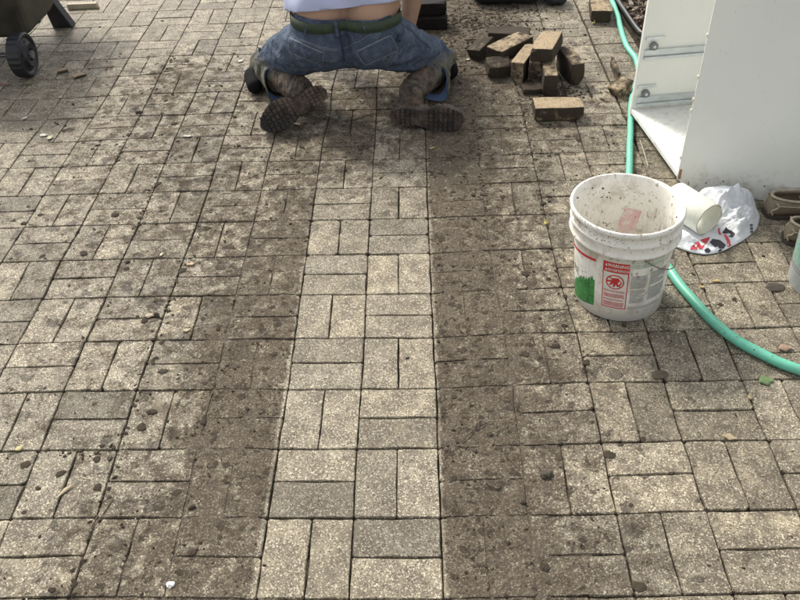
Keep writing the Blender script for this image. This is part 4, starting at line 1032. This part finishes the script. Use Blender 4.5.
# ------------------------------------------------------------------ the kneeling man
def person():
    root = empty('person', (-.31, 2.3, 0)); tag(root, 'person kneeling on the pavers seen from behind, in blue jeans, green belt and muddy boots', 'person')
    off = Vector((-.31, 2.3, 0))
    def fin(me):
        for v in me.vertices: v.co -= off
        return me
    KL, KR = Vector((-.715, 2.535, .085)), Vector((.085, 2.535, .085))
    AL, AR = Vector((-.525, 2.235, .11)), Vector((-.055, 2.215, .10))
    # --- jeans
    caps = []
    for s, K, A in ((-1, KL, AL), (1, KR, AR)):
        hipc = Vector((-.31+s*.095, 2.245, .325))
        caps += [(hipc, .128, hipc+Vector((s*.03, .03, -.02)), .128), (hipc+Vector((s*.025, .02, -.015)), .120, K+Vector((-s*.012, 0, .004)), .072), (K+Vector((-s*.012, 0, 0)), .072, K.lerp(A, .30), .066), (K.lerp(A, .30), .066, K.lerp(A, .48), .060)]
        caps += [(Vector((-.31+s*.073, 2.275, .43)), .128, Vector((-.31+s*.085, 2.26, .36)), .130)]
    caps += [((-.36, 2.27, .31), .12, (-.26, 2.27, .31), .12)]
    me = blob('jeans', caps, .0085, 7)
    WN = Vector((.03, -.03, .98)).normalized(); WC = Vector((-.31, 2.265, .437))
    for v in me.vertices:
        p = v.co; s = 1 if p.x > -.31 else -1; K = KL if s < 0 else KR
        d = 0
        # centre seam valley between the buttocks
        cx_ = abs(p.x+.31)
        if p.y < 2.3: d -= .016*math.exp(-(cx_/.018)**2)*min(1, max(0, (.44-p.z)/.1))
        # long drag folds running from the crotch to the knee
        t_ = (p-Vector((-.31, 2.25, .3))).dot((K-Vector((-.31, 2.25, .3))).normalized())
        q = p-Vector((-.31, 2.25, .3)); perp = q.x*s*.62+q.z*1.0
        w = min(1, max(0, (t_-.05)/.12))
        d += w*.010*(1-2*abs(math.sin(perp*34+4*noise.noise(p*5))))*(.45+noise.noise(p*5+Vector((3, 0, 0))))
        d += .012*noise.noise(Vector((p.x*13+7, p.y*9, p.z*22))) + .0034*noise.noise(p*42) + .005*(1-2*abs(noise.noise(Vector((p.x*8+5, p.y*8, p.z*26)))))
        # bunching behind the knee
        kd = (p-K).length
        d += .008*math.exp(-((kd-.10)/.06)**2)*math.sin(kd*150+4*noise.noise(p*14))
        if cx_ < .05 and p.z < .30: d *= cx_/.05
        d = max(-.016, min(.014, d))
        v.co = p+v.normal*d
        if v.co.z < .003: v.co.z = .003
    bm = bmesh.new(); bm.from_mesh(me)
    bmesh.ops.bisect_plane(bm, geom=bm.verts[:]+bm.edges[:]+bm.faces[:], plane_co=WC, plane_no=WN, clear_outer=True)
    bm.to_mesh(me); bm.free()
    me.polygons.foreach_set('use_smooth', [True]*len(me.polygons))
    tree = BVHTree.FromPolygons([v.co.copy() for v in me.vertices], [tuple(p.vertices) for p in me.polygons])
    t = NT('denim'); P = t.pos(); O = t.obj()
    c = t.mix(t.noise(O, 7, 4, .6), (.022, .036, .070), (.082, .115, .175))
    c = t.mix(t.mr(t.noise(O, 22, 6, .72, .3), .48, .74, 0, .6), c, (.22, .265, .33))
    ws = t.n('ShaderNodeTexWave', wave_type='BANDS', bands_direction='X'); ws.inputs['Scale'].default_value = 160; ws.inputs['Distortion'].default_value = 3; ws.inputs['Detail'].default_value = 2; t.l(O, ws.inputs[0])
    c = t.mix(t.math('MULTIPLY', ws.outputs['Fac'], .22), c, (.24, .28, .36))
    sx = t.n('ShaderNodeSeparateXYZ'); t.l(P, sx.inputs[0])
    dirt = t.math('ADD', t.mr(sx.outputs[2], .215, .10, 0, .85), t.math('MULTIPLY', t.math('SUBTRACT', t.noise(O, 16, 5), .5), 1.1))
    side = t.mr(t.math('ABSOLUTE', t.math('ADD', sx.outputs[0], .31)), .20, .34)
    dirt = t.math('MULTIPLY', dirt, side)
    c = t.mix(t.mr(dirt, .25, .62, 0, .88), c, (.155, .145, .105))
    jm = t.done(c, .85, t.bump(t.math('ADD', t.noise(O, 260, 3), t.math('MULTIPLY', t.noise(O, 20, 5, .6, 1.6), 3.5)), .9, .007), spec=.2)
    jeans = link('jeans', fin(me), jm, root)
    def on_jeans(u, v, o=.0):
        h = tree.ray_cast(CO, ray(u, v))
        return (h[0]+h[1]*o) if h[0] else None
    sm = simple('stitching', (.23, .24, .27), .7, .2, 60)
    def seam(pts, r_=.0009, m=sm, name='seam', parent=jeans, o=.0015):
        pl = []
        for (a, b) in zip(pts, pts[1:]):
            n = max(2, int(math.hypot(b[0]-a[0], b[1]-a[1])/2))
            for k in range(n): pl.append((a[0]+(b[0]-a[0])*k/n, a[1]+(b[1]-a[1])*k/n))
        pl.append(pts[-1]); H = [on_jeans(*q, o) for q in pl]; H = [h-off for h in H if h]
        if len(H) > 2: v, f = tube(H, r_, 5); link(name, mesh(name, v, f), m, parent)
    Z = lambda x, y: (270+x/5, y/5)
    dks = simple('denim_seam_dark', (.022, .035, .075), .9)
    seam([Z(372, 305), Z(366, 270), Z(352, 205), Z(345, 160)], .0028, dks)
    seam([Z(150, 195), Z(230, 225), Z(300, 245), Z(345, 245)]); seam([Z(365, 245), Z(450, 205), Z(520, 160), Z(580, 110)])
    seam([Z(153, 203), Z(232, 233), Z(300, 252), Z(342, 252)], .0008)
    def patch_jeans(name, quad, m, n=8, o=.003, th=.002):
        bm = bmesh.new(); g_ = []
        for b in range(n+1):
            r_ = []
            for a in range(n+1):
                s, t_ = a/n, b/n
                u = (quad[0][0]*(1-s)+quad[1][0]*s)*(1-t_)+(quad[3][0]*(1-s)+quad[2][0]*s)*t_; v = (quad[0][1]*(1-s)+quad[1][1]*s)*(1-t_)+(quad[3][1]*(1-s)+quad[2][1]*s)*t_
                h = on_jeans(u, v, o); r_.append(bm.verts.new(h-off) if h else None)
            g_.append(r_)
        for b in range(n):
            for a in range(n):
                q = [g_[b][a], g_[b][a+1], g_[b+1][a+1], g_[b+1][a]]
                if all(q): bm.faces.new(q)
        ob = link(name, bm_mesh(name, bm, True), m, jeans); md = ob.modifiers.new('t', 'SOLIDIFY'); md.thickness = th; md.offset = 1; return ob
    pk1 = [Z(100, 190), Z(268, 262), Z(262, 325), Z(98, 260)]; pk2 = [Z(432, 256), Z(600, 175), Z(640, 250), Z(475, 325)]
    for pk in (pk1, pk2):
        patch_jeans('back_pocket', pk, jm, 14, .0018, .0016); seam(pk+[pk[0]], .0012, o=.0030)
        ins_ = [(sum(q[0] for q in pk)/4*.1+p[0]*.9, sum(q[1] for q in pk)/4*.1+p[1]*.9) for p in pk]; seam(ins_[:2], .0008, o=.0038)
    # embroidery squiggle on the right pocket
    seam([Z(560, 300), Z(575, 285), Z(590, 300), Z(605, 278), Z(618, 290), Z(632, 262), Z(645, 265), Z(655, 240)], .0008, o=.0042)
    seam([Z(655, 120), Z(700, 150), Z(750, 200), Z(800, 240)], .001, dks)
    # --- body: torso, neck, head, arms, legs under the cloth, hands
    sh = Vector((-.31, 2.86, .60)); bc = []
    for s in (-1, 1):
        bc += [(Vector((-.31+s*.100, 2.275, .36)), .122, Vector((-.31+s*.094, 2.292, .46)), .122), (Vector((-.31+s*.094, 2.292, .46)), .122, Vector((-.31+s*.075, 2.60, .58)), .115), (Vector((-.31+s*.075, 2.60, .58)), .115, sh+Vector((s*.10, -.02, 0)), .10),
               (sh+Vector((s*.10, 0, .01)), .085, sh+Vector((s*.19, .02, -.01)), .062)]
    bc += [(sh+Vector((0, .06, .01)), .07, sh+Vector((0, .17, .015)), .055), (sh+Vector((0, .22, .02)), .085, sh+Vector((0, .27, -.03)), .072), (sh+Vector((0, .29, -.075)), .02, sh+Vector((0, .305, -.085)), .015)]
    arms = {1: (sh+Vector((.19, .02, -.01)), Vector((-.03, 2.86, .33)), Vector((-.085, 2.735, .085))), -1: (sh+Vector((-.19, .02, -.01)), Vector((-.62, 3.02, .33)), Vector((-.50, 3.20, .07)))}
    for s, (S, E_, H_) in arms.items():
        bc += [(S, .064, E_, .052), (E_, .054, H_.lerp(E_, .15), .034), (H_.lerp(E_, .15), .034, H_, .036)]
        dirf = (Vector((.10*s*0, .10, -.03))).normalized(); sd_ = Vector((1, 0, 0))
        bc += [(H_, .030, H_+dirf*.05, .030)]
        for k, (o_, L) in enumerate(((-.030, .060), (-.011, .072), (.009, .068), (.028, .052))):
            b0 = H_+dirf*.055+sd_*o_; m_ = b0+dirf*L*.55+Vector((0, 0, .004)); bc += [(b0, .0095, m_, .009), (m_, .009, m_+dirf*L*.45+Vector((0, 0, -.018)), .0075)]
        b0 = H_+sd_*(-s*.030)+dirf*.01; bc += [(b0, .012, b0+sd_*(-s*.028)+dirf*.025, .010), (b0+sd_*(-s*.028)+dirf*.025, .010, b0+sd_*(-s*.03)+dirf*.052, .008)]
    me = blob('body', bc, .0085, 4)
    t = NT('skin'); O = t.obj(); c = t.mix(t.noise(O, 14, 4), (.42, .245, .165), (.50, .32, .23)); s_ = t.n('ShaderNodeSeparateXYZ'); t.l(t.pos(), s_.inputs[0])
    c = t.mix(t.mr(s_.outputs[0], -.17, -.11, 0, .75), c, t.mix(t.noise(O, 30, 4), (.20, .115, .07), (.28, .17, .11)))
    link('body', fin(me), t.done(c, .6, t.bump(t.noise(O, 120, 4), .25, .002)), root)
    # hair
    lump('hair', [(sh+Vector((0, .215, .04))-off, .085, sh+Vector((0, .27, .0))-off, .072)], simple('dark_hair', (.03, .02, .014), .7, .3, 60, .8), parent=root, amp=.006, fr=60)
    # face: eyes, nose and ears on the lowered head
    fc = sh+Vector((0, .315, -.035))-off
    v, f = capsule(fc+Vector((0, .012, -.005)), .011, fc+Vector((0, .028, .01)), .008); link('nose', mesh('nose', v, f, True), bpy.data.materials['skin'], root)
    for s in (-1, 1):
        v, f = capsule(fc+Vector((s*.030, .018, .012)), .010, fc+Vector((s*.030, .02, .012)), .010); link('eye', mesh('eye', v, f, True), simple('eye_white', (.6, .58, .55), .2), root)
        v, f = capsule(fc+Vector((s*.082, -.06, .01)), .015, fc+Vector((s*.084, -.07, .035)), .013); link('ear', mesh('ear', v, f, True), bpy.data.materials['skin'], root)
    # --- shirt: covers the back from the hem up, sleeves to mid upper arm
    scp = []
    for s in (-1, 1):
        scp += [(Vector((-.31+s*.075, 2.50, .555)), .128, Vector((-.31+s*.085, 2.64, .60)), .130), (Vector((-.31+s*.085, 2.64, .60)), .130, sh+Vector((s*.105, -.02, .0)), .115), (sh+Vector((s*.1, 0, .01)), .1, sh+Vector((s*.19, .02, -.01)), .078),
                (arms[s][0], .075, arms[s][0].lerp(arms[s][1], .6), .064), (Vector((-.31+s*.105, 2.295, .44)), .138, Vector((-.31+s*.095, 2.52, .55)), .145)]
    scp += [((-.31, 2.285, .45), .140, (-.31, 2.52, .56), .146), ((-.31, 2.52, .56), .136, (-.31, 2.75, .63), .12)]
    me = blob('shirt', scp, .011, 6)
    HN = Vector((-.07, .22, .97)).normalized(); HC = Vector((-.31, 2.18, .470))
    for v in me.vertices:
        p = v.co; v.co = p+v.normal*(.008*noise.noise(Vector((p.x*9, p.y*14, p.z*14)))+.005*math.sin(p.y*60+p.x*18+4*noise.noise(p*6)))
    bm = bmesh.new(); bm.from_mesh(me); bmesh.ops.bisect_plane(bm, geom=bm.verts[:]+bm.edges[:]+bm.faces[:], plane_co=HC, plane_no=-HN, clear_outer=True); bm.to_mesh(me); bm.free()
    me.polygons.foreach_set('use_smooth', [True]*len(me.polygons))
    t = NT('lavender_cotton'); O = t.obj(); c = t.mix(t.noise(O, 8, 3), (.36, .40, .58), (.46, .49, .66)); so = link('shirt', fin(me), t.done(c, .85, t.bump(t.noise(O, 60, 4), .3, .004)), root)
    md = so.modifiers.new('t', 'SOLIDIFY'); md.thickness = .004
    # --- belt: a band hugging the waistband, with loops
    belt = simple('green_webbing', (.035, .052, .030), .8, .25, 60, .4)
    N = 96; X_ = Vector((1, 0, 0)); Y_ = WN.cross(X_).normalized(); vs = []; fs = []; prof = []
    for k in range(N):
        a = 2*PI*k/N; d = X_*math.cos(a)+Y_*math.sin(a); col_ = []
        for h in (-.041, -.002):
            o_ = WC+WN*(h-.002); hit = tree.ray_cast(o_+d*.5, -d); q = hit[0] if hit[0] else o_+d*.2
            if (q-o_).dot(d) < .05: q = o_+d*.15
            col_.append(((q-o_).dot(d), o_))
        prof.append((d, col_))
    rr_ = [[(prof[(k+m) % N][1][h][0]) for m in (-2, -1, 0, 1, 2)] for k in range(N) for h in (0, 1)]
    for k in range(N):
        d, col_ = prof[k]
        for h in (0, 1):
            r_ = max(sum(rr_[2*k+h])/5, rr_[2*k][2]-.001, rr_[2*k+1][2]-.001); o_ = col_[h][1]
            for e in ((.002, .0075) if h == 0 else (.0075, .002)): vs.append(o_+d*(r_+e)+WN*(.0)-off)
    for k in range(N):
        l = (k+1) % N
        for q in range(4): q2 = (q+1) % 4; fs.append((4*k+q, 4*l+q, 4*l+q2, 4*k+q2))
    link('belt', mesh('belt', vs, fs, True), belt, root)
    def loop(u0, v0, u1, v1, w=.0075):
        pts = []
        for k in range(9):
            t_ = k/8; u = u0+(u1-u0)*t_; v = v0+(v1-v0)*t_; d = ray(u, v); h = tree.ray_cast(CO, d)
            if h[0] is None:
                continue
            pts.append(h[0]-d*(.016 if 0 < k < 8 else .006))
        if len(pts) < 4: return
        vs = []; fs = []
        for p in pts:
            for s in (-1, 1):
                for e in (0, .002): vs.append(p+Vector((s*w/2, -e, e*.5))-off)
        for k in range(len(pts)-1):
            a = 4*k; b = a+4
            fs += [(a, a+2, b+2, b), (a+1, b+1, b+3, a+3), (a, b, b+1, a+1), (a+2, a+3, b+3, b+2)]
        link('belt_loop', mesh('belt_loop', vs, fs), jm, jeans)
    loop(335, 21.5, 338, 39, .012); loop(361.5, 16, 365, 31); loop(306, 28, 304.5, 37)
    # --- cuffs: flared trouser ends open towards the boots
    cuffm = t2 = None
    inm = NT('denim_inside'); c = inm.mix(inm.noise(inm.obj(), 20, 4), (.10, .16, .32), (.16, .24, .42)); inm = inm.done(c, .85)
    for s, K, A, drop in ((-1, KL, AL, Vector((-.035, -.005, -.02))), (1, KR, AR, Vector((.055, .0, -.03)))):
        d = (A-K).normalized(); c0 = K.lerp(A, .30); c1 = K.lerp(A, .56)+drop*.5; c2 = K.lerp(A, .70)+drop
        up = Vector((0, 0, 1)); a_ = d.cross(up).normalized(); b_ = a_.cross(d); vs = []; fs = []; N = 28
        for kk, (c, r_) in enumerate(((c0, .062), (c1, .068), (c2, .070))):
            for k in range(N):
                an = 2*PI*k/N; wob = 1+.10*noise.noise(Vector((math.cos(an)*1.5, math.sin(an)*1.5, kk+s*3)))*kk
                p = c+(a_*math.cos(an)+b_*math.sin(an))*r_*wob
                if math.sin(an) > 0 and kk: p -= d*.030*kk*math.sin(an)
                p.z = max(.006, p.z); vs.append(p-off)
        for q in range(2):
            for k in range(N): l = (k+1) % N; fs.append((q*N+k, q*N+l, (q+1)*N+l, (q+1)*N+k))
        me = mesh('cuff', vs, fs, True); me.materials.append(jm); me.materials.append(inm)
        ob = link('cuff', me, None, root); md = ob.modifiers.new('t', 'SOLIDIFY'); md.thickness = .005; md.offset = 0; md.material_offset = 0
        # inner lining seen in the opening
        vs2 = []
        cc_ = [(c0+c1)/2-off, c1-off, c2-off]
        for q in (1, 2):
            for k in range(N): p = Vector(vs[q*N+k]); vs2.append(p.lerp(cc_[q], .055))
        link('cuff_lining', mesh('cuff_lining', vs2, [(k, (k+1) % N, N+(k+1) % N, N+k) for k in range(N)], True), inm, ob)
    # --- knee pads strapped round the knees
    kp = simple('knee_pad_black', (.006, .006, .007), .85, .3, 30, .5, .004, spec=.15)
    for s, K in ((-1, KL), (1, KR)):
        c_ = [(K+Vector((s*.012, .05, -.03)), .050, K+Vector((s*.028, -.02, -.035)), .042)]
        if s < 0: c_ = [(K+Vector((-.035, .0, -.035)), .045, K+Vector((-.015, .05, -.03)), .05), (K+Vector((-.035, -.10, -.045)), .036, K+Vector((-.052, -.03, -.03)), .04)]
        me = blob('knee_pad', c_, .007, 4)
        for v in me.vertices: v.co.z = max(.002, v.co.z)
        link('knee_pad', fin(me), kp, root)
    # --- boots
    def boot(heel, toe, zdir, ankle, sh_to, seed):
        """local: x heel->toe, z up out of the sole into the shoe"""
        WS = 1.2 if seed == 1 else 1.06; heel = Vector(heel); toe = Vector(toe); x = (toe-heel).normalized(); z = Vector(zdir); z = (z-x*z.dot(x)).normalized(); y = z.cross(x)
        Mx = Matrix(((x.x, y.x, z.x, heel.x), (x.y, y.y, z.y, heel.y), (x.z, y.z, z.z, heel.z), (0, 0, 0, 1))); L = .305
        w = lambda a: Mx @ Vector((a[0], a[1]*WS, a[2]))
        caps = [(w((.045, 0, .045)), .037, w((.12, 0, .042)), .038), (w((.12, .004, .042)), .038, w((.20, .006, .040)), .041), (w((.20, .006, .040)), .041, w((.262, .004, .036)), .034), (w((.205, -.012, .034)), .036, w((.255, -.008, .03)), .030),
                (w((.05, 0, .05)), .038, w((.06, 0, .085)), .043), (w((.12, 0, .05)), .036, w((.07, 0, .10)), .044), (w((.062, 0, .085)), .044, ankle, .052), (ankle, .052, sh_to, .059)]
        me = blob('boot_upper', caps, .0065, 4)
        for v in me.vertices:
            p = v.co; v.co = p+v.normal*(.006*noise.noise(p*30)+.0026*math.sin((p-heel).length*230+4*noise.noise(p*22))+.004*(.5-abs(noise.noise(p*60))))
            if v.co.z < .004: v.co.z = .004
        t = NT('muddy_boot_leather'); O = t.obj(); c = t.mix(t.mr(t.noise(O, 26, 5, .7, .5), .35, .65), (.022, .017, .014), (.16, .125, .095)); c = t.mix(t.mr(t.noise(O, 11, 4), .55, .66, 0, .8), c, (.16, .085, .055)); 
        bt = link('boot', fin(me), t.done(c, .8, t.bump(t.noise(O, 32, 6, .7, .8), 1.0, .012)), root)
        # sole
        outl = []
        for k in range(40):
            a = 2*PI*k/40; xx = .5-.5*math.cos(a); px = -.004+xx*(L+.006); wd_ = (.038+.016*math.exp(-((xx-.70)/.20)**2)-.010*math.exp(-((xx-.40)/.13)**2))*min(1, (1-(2*xx-1)**8))**.5
            e = math.sin(a); sgn = 1 if e > 0 else -1; wy = wd_*(abs(e)**.35 if abs(e) > 1e-6 else 0); outl.append((px, sgn*wy+.006*math.sin(xx*PI)*1.0))
        def zb(px): 
            t_ = px/L; return .006*max(0, (t_-.75)/.25)**2+ (.006 if .30 < t_ < .47 else 0)
        bm = bmesh.new(); lo = [bm.verts.new(w((a, b, -.006+zb(a)))-off) for a, b in outl]; hi = [bm.verts.new(w((a, b*.97, .020)) -off) for a, b in outl]
        bm.faces.new(lo[::-1]); bm.faces.new(hi)
        for k in range(40): l = (k+1) % 40; bm.faces.new((lo[k], lo[l], hi[l], hi[k]))
        rub = NT('boot_rubber'); O = rub.obj(); c = rub.mix(rub.noise(O, 16, 4), (.012, .010, .009), (.040, .032, .026)); c = rub.mix(rub.mr(rub.noise(O, 12, 6, .7), .47, .62, 0, .85), c, (.115, .082, .062)); rubm = rub.done(c, .85, rub.bump(rub.noise(O, 80, 4), .6, .003))
        so = link('sole', bm_mesh('sole', bm), rubm, bt)
        ml = []; q = random.Random(seed)
        for a in range(15):
            for b in range(5):
                px = .014+a*.0195; t_ = px/L
                if .33 < t_ < .44: continue
                xx = min(.999, max(.001, px/L)); wd_ = (.036+.016*math.exp(-((xx-.70)/.20)**2)-.010*math.exp(-((xx-.40)/.13)**2))*(1-(2*xx-1)**8)**.5*.9
                py = (b-2)/2*wd_*.82+.006*math.sin(xx*PI)
                sx_, sy_2 = (.0065, wd_*.17) if b in (1, 2, 3) else (.0078, wd_*.20)
                bb = box(px-sx_, px+sx_, py-sy_2, py+sy_2, -.0130+zb(px)+q.uniform(0, .0035), -.004+zb(px), .001, 1); v, f = bmdata(bb); ml.append(([w(p)-off for p in v], f))
        tag(link('tread', mesh('tread', *merge(*ml)), rubm, bt), kind='stuff')
        # laces across the ankle and a padded collar ring
        ax = (sh_to-ankle).normalized(); ref = x.cross(ax).normalized()
        pts = []
        for k in range(20): an = 2*PI*k/20; pts.append(ankle.lerp(sh_to, .93)+(ref*math.cos(an)+ax.cross(ref)*math.sin(an))*.058-off)
        v, f = tube(pts, .007, 8, closed=True); link('collar', mesh('collar', v, f, True), bpy.data.materials[bt.data.materials[0].name], bt)
        ctr = w((.075, 0, .085)); tr = BVHTree.FromPolygons([Vector(v.co)+off for v in me.vertices], [tuple(p.vertices) for p in me.polygons])
        lm = simple('lace', (.10, .085, .065), .9, .3, 80)
        for i_ in range(5):
            row = []
            for j_ in range(9):
                P_ = w((.10+i_*.018, (j_-4)*.007, .22)); h = tr.ray_cast(P_, -z)
                if h[0]: row.append(h[0]+z*.002+x*(.004*((j_ % 8)/8-.5)*(1 if i_ % 2 else -1))-off)
            if len(row) > 3: v, f = tube(row, .0024, 5); link('lace', mesh('lace', v, f), lm, bt)
        # heel pull stitching seam
    boot(back(325.5, 91, .125), back(262, 127, .045), (-.20, .86, -.50), AL+Vector((.005, .0, .0)), AL.lerp(KL, .56), 1)
    boot(back(390.5, 115.5, .05), back(464, 119.5, .052), (-.05, .97, -.18), AR, AR.lerp(KR, .54), 2)
person()

# ------------------------------------------------------------------ fallen leaves, twigs, chips
def leaf(u, v, L, ang, c, label, curl=.25, wf=.42, cat='leaf', z=.002):
    L *= .82; c = tuple(x*.62+.06 for x in c); p = back(u, v, z); n = 7; vs = []; fs = []
    for k in range(n+1):
        t = k/n; x = (t-.5)*L; w = L*wf*.7*math.sin(PI*t)**.8*(1+.30*math.sin(t*11+L*900)); b = curl*.6*L*(2*t-1)**2
        for s in (-1, 0, 1): vs.append((x, s*w+.10*L*math.sin(t*3), b+.12*L*abs(s)*curl*2+.0012*(s == 0)))
    for k in range(n):
        for s in range(2): a = k*3+s; fs.append((a, a+3, a+4, a+1))
    o_ = link('leaf', mesh('leaf', vs, fs, True), simple('leaf_colour', c, .6, .25, 60, .3)); o_.location = p; o_.rotation_euler = (0, 0, ang)
    md = o_.modifiers.new('t', 'SOLIDIFY'); md.thickness = .0004
    tag(o_, label, cat); return o_
Y = (.50, .42, .12); T = (.42, .30, .15)
leaf(20, 449, .030, .8, Y, 'small yellow leaf on the muddy pavers at the far left edge')
leaf(546.5, 224, .034, 1.4, (.60, .52, .05), 'bright yellow curled leaf on the paving left of the bucket', .5, .3)
leaf(547, 123.5, .05, .2, (.16, .20, .05), 'olive green leaf against the lone pale brick', .1, .3)
leaf(594, 24, .045, 1.1, (.58, .52, .10), 'yellow crescent leaf in the wide joint below the far brick', .5, .25)
leaf(700.5, 287, .035, -1.1, (.50, .38, .12), 'ochre curled leaf nearest the green hose', .4, .25)
leaf(716, 281.5, .034, .1, (.56, .40, .10), 'ochre flat leaf right of the curled leaf by the hose', .2, .3)
leaf(766, 381.5, .055, .15, (.14, .26, .05), 'green leaf on the pavers below the hose', .12, .5)
leaf(785, 349, .055, .1, (.34, .20, .12), 'brown leaf tucked above the hose at the right edge', .15, .4)
leaf(751, 398, .026, 1.2, (.48, .38, .15), 'small tan leaf in the joint below the green leaf', .4, .4)
leaf(729, 438, .045, -.35, (.44, .33, .17), 'pointed tan leaf at a joint in the lower right', .15, .35)
leaf(432, 148.5, .032, .5, (.48, .42, .12), 'yellowish leaf below the toe of the right boot', .2, .35)
leaf(190.5, 264.8, .034, .2, (.42, .27, .10), 'orange tan leaf in the middle left of the paving', .2, .45)
leaf(162, 255, .026, 1.3, (.60, .58, .35), 'pale leaf sliver standing next to the orange tan leaf', .3, .35)
leaf(150, 316, .04, .3, (.33, .25, .13), 'dull tan leaf pressed into the mud patch at left', .1, .5)
leaf(60.5, 97.5, .026, .9, (.62, .62, .40), 'pale yellow leaf scrap on a paver corner right of the wheel', .3, .5)
leaf(43, 135.5, .040, -.15, (.72, .72, .62), 'white oval leaf lying flat in the upper left', .1, .5)
leaf(50.5, 138.5, .042, 1.2, (.55, .58, .32), 'pale green leaf touching the white oval leaf', .3, .45)
leaf(25, 118.5, .045, 1.0, (.74, .74, .66), 'white slim leaf on a paver below the cart wheel', .2, .3)
leaf(4, 85, .06, .1, (.26, .06, .03), 'dark red leaf at the left edge below the cart', .15, .45)
leaf(187, 137, .05, -.1, (.55, .52, .40), 'pale curved leaf in the upper left paving', .25, .25)
leaf(241, 61.5, .045, .9, (.66, .62, .45), 'cream leaf left of the black knee pad', .25, .35)
leaf(29, 84, .06, .3, (.16, .20, .07), 'green leaf scrap on the paver under the cart wheel', .2, .4)
leaf(468, 60, .03, .7, (.60, .54, .34), 'cream leaf in front of the dark brick end', .3, .45)
leaf(66, 492, .07, .95, (.34, .26, .12), 'long straw coloured blade in a joint at lower left', .08, .14, 'leaf')
leaf(187, 331, .03, .4, (.48, .38, .2), 'tiny tan leaf on the muddy band at left', .3, .4)
tw = simple('twig_brown', (.12, .09, .055), .9, .3, 60); td = simple('twig_dark', (.035, .026, .018), .9, .3, 60)
def twig(pts, r_, m, label):
    P = [back(u, v, .003+.002*(k % 2)) for k, (u, v) in enumerate(pts)]; c = P[0].copy(); v, f = tube([p-c for p in catmull(P, 4)], r_, 5)
    o_ = link('twig', mesh('twig', v, f), m); o_.location = c; tag(o_, label, 'twig')
twig([(508, 457), (514, 463), (519, 469)], .0012, tw, 'pale thin twig on the mud right of the swept strip')
twig([(486, 483), (492, 487), (499, 489), (501, 484)], .0016, td, 'dark forked twig on the mud below the pale twig')
twig([(462, 442), (468, 435), (474, 430), (478, 425)], .0012, td, 'dark straight twig along a joint beside the swept strip')
twig([(474, 427), (480, 426), (487, 423)], .0013, td, 'short dark twig crossing the end of another twig')
twig([(311, 82), (318, 77), (330, 78)], .001, td, 'thin twig under the kneeling person')
twig([(93, 528), (100, 518), (107, 508), (113, 498)], .0013, tw, 'long light twig across the muddy joint at lower left')
twig([(88, 532), (94, 522), (98, 515)], .0013, tw, 'shorter light twig beside the long one at lower left')
twig([(493, 518), (497, 524), (500, 527)], .0013, tw, 'small pale twig across the lowest muddy joint')
twig([(345, 122), (360, 118), (374, 113)], .0016, td, 'dark twig lying between the two boots')
twig([(623, 115), (629, 118), (634, 120)], .003, tw, 'bark coloured twig at the foot of the hose by the cabinet')
twig([(640, 140), (644, 152), (648, 166)], .0022, simple('dry_moss', (.38, .37, .28), .9, .3, 60), 'pale dry stem lying in the joint below the cabinet')
def clod(u, v, r_, label, c=(.045, .035, .026), cat='dirt clod', name='dirt_clod', flat=1):
    p = back(u, v, 0); me = blob(name, [((-.3*r_, 0, r_*.3), r_*.7, (.35*r_, .1*r_, r_*.25), r_*.6), ((0, -.2*r_, .2*r_), r_*.55, (.1*r_, .3*r_, .25*r_), r_*.5)], r_*.14, 2)
    for w in me.vertices: w.co += w.normal*r_*.22*noise.noise(w.co/r_*2.2+p); w.co.z = max(-.0005, w.co.z*.75*flat)
    o_ = link(name, me, simple('clod_'+name, c, .9, .3, 80, .6)); o_.location = p; tag(o_, label, cat)
clod(547, 475.5, .016, 'dark pebble sitting alone on the muddy pavers at lower centre right', (.06, .05, .035), 'pebble', 'pebble')
clod(171, 585.5, .0105, 'small white stone on the mud near the bottom left', (.75, .75, .72), 'pebble', 'pebble')
clod(163, 372, .014, 'dark clod on the paver left of the muddy band', flat=.5)
clod(776, 288, .030, 'flat dark clod on the paver below the clogs', (.05, .042, .032), flat=.22)
clod(660, 375, .024, 'flat clod of dirt at the paver corner below the bucket', (.075, .062, .045), flat=.2)
clod(139, 113, .016, 'black clod in the joint at upper left')
clod(601, 245, .009, 'tiny clod beside the joint left of the bucket')
